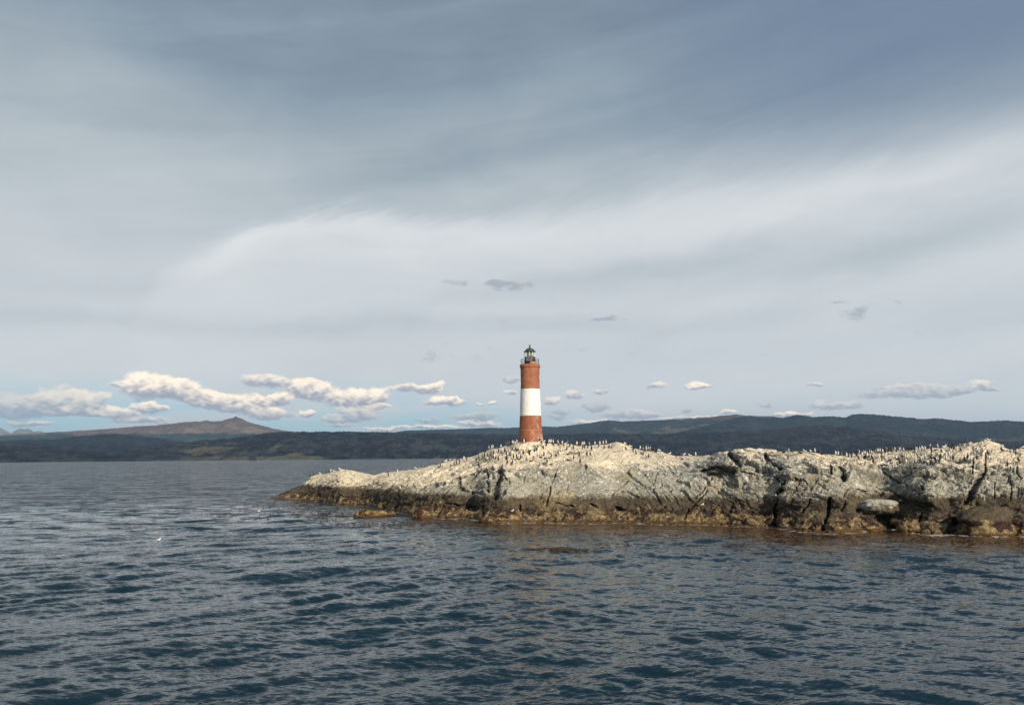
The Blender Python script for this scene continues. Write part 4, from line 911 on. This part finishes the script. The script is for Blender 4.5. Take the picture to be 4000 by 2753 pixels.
birds(1900, 1700, 8.92, '550,630,w 590,650,w 640,620,b 700,600,w 670,330,w 725,310,w 765,300,w 815,290,w 850,290,b 915,290,w 875,340,w 950,330,w 1060,300,w 1000,340,w 690,720,b 740,740,w 790,680,w 840,640,w 845,770,b 880,590,p 1010,590,b 1070,600,b 1160,610,w 1215,660,w 1270,620,w 690,830,b 720,930,b 735,1060,b 915,1020,b 950,860,b 1050,780,b 1065,930,b 1195,840,b 1260,770,p 1270,920,w 1190,700,w 1300,720,b 1390,610,p 1400,880,b 1470,680,b 1510,760,b 1520,630,s 1540,920,s 1630,900,b 1690,830,w 1680,650,b 1770,610,b 1690,520,p 1760,760,w 1810,500,p 1900,450,w 1900,820,s 1980,540,b 1930,320,b 1310,310,w 1370,290,b 1270,300,b 1510,225,w 1770,225,v 2000,235,g 2010,760,b 2060,850,s 2090,420,b 2140,340,b 2115,1060,b 550,1140,b')
birds(2140, 1700, 8.92, '40,240,w 90,250,w 130,240,w 190,250,w 265,310,b 355,270,w 440,300,s 505,280,w 600,270,g 680,250,b 835,300,b 780,420,b 835,440,w 890,500,b 1010,240,w 1085,370,b 1160,300,b 1205,330,w 1245,340,w 1275,340,w 1020,310,w 1460,320,w 1645,270,w 1810,250,w 1850,260,b 1820,350,w 1980,250,b 2040,300,w 1935,310,w 1765,450,b 1965,490,b 2135,450,b 2190,440,w 2245,500,b 355,410,b 545,420,b 180,390,b 285,640,w 360,680,b 310,690,w 285,790,b 130,820,b 470,590,w 530,570,w 670,570,b 60,680,p 690,690,s 820,620,s 915,660,w 990,660,s 1045,650,w 1125,640,w 1100,750,b 1260,600,w 1230,480,b 1280,470,b 1400,480,b 1520,480,b 1410,650,w 1520,580,b 1360,760,b 1480,750,b 570,940,w 720,920,s 810,900,p 900,870,b 1130,1000,b')
birds(2380, 1700, 8.92, '485,590,w 580,530,b 565,230,g 750,360,g 850,520,b 885,500,b 830,620,b 935,680,b 1080,460,w 1235,470,g 1300,505,w 1370,490,w 1435,490,w 1465,560,b 1575,500,b 1770,530,g 1855,530,b 2105,590,g 1220,590,b 1265,580,b 1100,660,s 1180,670,s 1310,800,w 1370,800,b 1690,880,p 1650,600,s')
birds(2400, 1680, 2.899, '740,285,b 790,290,g 860,298,g 925,300,w 1985,265,w 1930,262,s 2110,270,s 2165,252,g 2230,245,g 2280,245,w 1000,915,g')
birds(3200, 1720, 8.92, '30,380,b 600,530,w 685,540,w 830,560,b 975,580,w 1075,610,w 1140,620,b 1220,620,w 1310,500,b 1410,510,w 1330,600,b 1400,720,b 1400,850,w 1520,520,w 1570,500,w 1620,500,w 1690,510,w 1550,650,s 1620,650,s 1700,650,w 1770,460,w 1855,465,w 1910,465,w 1990,460,w 2045,450,w 2090,450,w 2150,430,w 2225,420,w 1860,670,b 1930,680,w 1920,900,b 2220,930,s 2210,690,b 2110,660,w 1640,640,b 1750,640,s')
birds(3440, 1720, 8.92, '90,430,w 150,400,b 200,400,w 235,410,w 295,430,b 390,400,b 430,395,w 530,380,w 570,400,b 665,390,w 710,380,w 780,390,b 820,370,w 1000,360,v 1265,370,w 1305,370,w 1230,360,b 1390,360,w 1465,350,w 1500,360,w 1575,370,w 1770,290,w 2025,230,w 2220,210,g 1815,460,b 1855,410,w 1930,390,s 1790,360,b 2150,450,b 2170,440,w 2300,500,w 70,650,b 205,650,w 380,720,s 460,660,w 560,680,w 620,700,s 700,720,p 700,830,b 740,850,w 800,820,b 790,640,b 900,690,w 910,810,w 960,680,w 1150,680,w 1200,780,w 1290,620,w 1410,810,b 1450,800,w 1500,680,w 1590,700,w 1600,800,w 1830,720,w 1890,640,w 1940,780,b 1800,730,s 2050,740,w 2090,720,b 300,945,w 1250,970,s 1090,1120,b 2130,620,b')
birds(3680, 1710, 7.247, '65,240,g 115,255,g 215,220,b 340,250,b 540,210,g 780,150,b 830,120,g 1350,75,g 1755,185,g 2305,300,g 345,690,b 670,710,b 140,630,w 250,340,b 300,380,b 370,370,b 220,480,w 270,450,w 550,400,b 850,650,w 760,620,b 1020,650,b 1890,820,b 1200,470,w 1720,470,b 2000,480,w 2050,480,b 2110,460,b 1360,650,w 1430,620,w 2200,700,b 1330,560,b 750,410,w')
birds(1200, 1800, 4.638, '45,315,b 110,265,b 230,235,g 340,200,b 385,185,b 425,175,w 485,178,g 590,165,g 690,180,b 1465,280,b 1630,215,w 1970,140,g 2085,125,b')
birds(1700, 1680, 2.899, '870,930,g 1055,930,b')
sky_px = K[:, 6]
placed = []
for px, py, k in BL:
    hit = None
    for dy in range(0, 40, 2):
        d = Vector(ray(px, py + dy)).normalized()
        loc, nn, _, dist = island_bvh.ray_cast(Vector((0, 0, CAM_Z)), d)
        if loc is not None and dist < 150: hit = loc; break
    if hit is None: continue
    # rest on the rock below the foot point
    dn, _, _, _ = island_bvh.ray_cast(hit + Vector((0, .15, 1.0)), Vector((0, 0, -1)))
    P_ = dn if dn is not None and abs(dn.z - hit.z) < .5 else hit
    placed.append([px, py, k, P_, hit.y])
def region(px, py):
    if py > 1960: return 'on seaweed ledge at waterline'
    if px < 1475: return 'on low hump at left tip'
    if px < 1830: return 'on long slope far left of lighthouse'
    if px < 1930: return 'on shoulder left of lighthouse'
    if px < 2022: return 'on rock just left of lighthouse'
    if px < 2122: return 'on rock directly below lighthouse'
    if px < 2215: return 'just right of lighthouse'
    if px < 2315: return 'on flat crest right of lighthouse'
    if px < 2400: return 'just left of rounded knob'
    if px < 2500: return 'around rounded knob'
    if px < 2700: return 'on falling rock right of knob'
    if px < 3200: return 'on grey middle ridge'
    if px < 3360: return 'at right end of middle ridge'
    if px < 3460: return 'in left of right-hand colony'
    if px < 3560: return 'in middle of right-hand colony'
    if px < 3690: return 'left of far-right knoll'
    return 'on far-right knoll'
ORD = ['first', 'second', 'third', 'fourth', 'fifth', 'sixth', 'seventh', 'eighth', 'ninth', 'tenth', 'eleventh', 'twelfth', 'thirteenth', 'fourteenth', 'fifteenth', 'sixteenth', 'seventeenth', 'eighteenth', 'nineteenth', 'twentieth'] + ['%dth' % q for q in range(21, 80)]
POSE = {'b': 'dark-backed cormorant', 'w': 'white-fronted cormorant', 's': 'crouching dark cormorant', 'p': 'bent-necked cormorant', 'v': 'wing-spreading cormorant', 'g': 'small white gull'}
buckets = {}
for b_ in placed:
    px, py = b_[0], b_[1]; sk = float(np.interp(px, pxs, sky_px)); e = py - sk
    row = 'skyline row' if e < 9 else ('upper row' if e < 34 else 'lower row')
    buckets.setdefault((b_[2], row, region(px, py)), []).append(b_)
corms = sorted([b_ for b_ in placed if b_[2] != 'g'], key=lambda q: q[4])
far_set = {id(q) for q in corms[300:]}
lab = {}
for (k, row, reg), bs in buckets.items():
    bs.sort(key=lambda q: q[0])
    for i, b_ in enumerate(bs):
        if len(bs) == 1: s = f'{POSE[k]}, only one, {row} {reg}' if 'ledge' not in reg else f'{POSE[k]} {reg}'
        else: s = f'{POSE[k]}, {ORD[i]} from left, {row} {reg}'
        lab[id(b_)] = s
protos = {}
farV, farF, farC = [], [], []
for b_ in placed:
    px, py, k, P_, _ = b_
    key = 'u' if k in 'bw' else k
    yaw = {'b': random.uniform(115, 245), 'w': random.uniform(-75, 75), 's': random.choice([90, -90]) + random.uniform(-35, 35), 'p': random.choice([70, -70]) + random.uniform(-25, 25), 'v': random.uniform(-30, 30) + 180, 'g': random.choice([80, -80]) + random.uniform(-50, 50)}[k]
    sc = random.uniform(.84, 1.02) * (1.0 if k != 'g' else 1.05)
    if id(b_) in far_set:
        me = BM[key]; co = np.array([v.co[:] for v in me.vertices]); cc = np.zeros(len(co) * 4, np.float32); me.attributes['tint'].data.foreach_get('color', cc)
        c_, s_ = math.cos(rad(yaw)), math.sin(rad(yaw)); i0 = sum(len(x) for x in farV)
        farV.append(np.stack([co[:, 0] * c_ - co[:, 1] * s_, co[:, 0] * s_ + co[:, 1] * c_, co[:, 2]], -1) * sc + np.array(P_)); farC.append(cc.reshape(-1, 4))
        farF += [[i0 + v for v in p.vertices] for p in me.polygons]; continue
    nm = 'gull' if k == 'g' else 'cormorant'
    if key not in protos:
        o = bpy.data.objects.new(nm, BM[key]); protos[key] = o
    else: o = protos[key].copy()
    link(o); o.location = P_ - Vector((0, 0, .015)); o.rotation_euler = (0, 0, rad(yaw)); o.scale = (sc * 1.12, sc * 1.12, sc)
    tag(o, lab[id(b_)], nm, 'gulls standing among the cormorants' if k == 'g' else 'cormorants standing on the island')
if farV:
    tag(mesh_obj('distant_cormorants', np.concatenate(farV), farF, M_bird, colors=np.concatenate(farC)), 'farthest cormorants of the colony, tiny along the back of the island', 'cormorant', kind='stuff')
for px, py, l_ in ((620, 2112, 'lone white gull floating on open water at left'), (1011, 1999, 'tiny white gull floating near the kelp off the island tip')):
    x, y = water_point(px, py); o = bpy.data.objects.new('gull', BM['f']); link(o)
    o.location = (float(x), float(y), float(wave_height(np.array([float(x)]), np.array([float(y)]))[0]) + .03); o.rotation_euler = (0, 0, rad(70)); o.scale = (1.1,) * 3
    tag(o, l_, 'gull')
print('BIRDS', len(placed), 'corm', len(corms), 'missed', len(BL) - len(placed))

# ------------------------------------------------------------------ render settings
scene.view_settings.view_transform = 'Standard'; scene.view_settings.look = 'None'; scene.view_settings.exposure = 0.16; scene.view_settings.gamma = 1
scene.render.engine = 'CYCLES'; scene.cycles.use_denoising = True
scene.cycles.max_bounces = 6; scene.cycles.volume_bounces = 0; scene.cycles.transparent_max_bounces = 8
scene.cycles.use_adaptive_sampling = True; scene.cycles.adaptive_threshold = .01
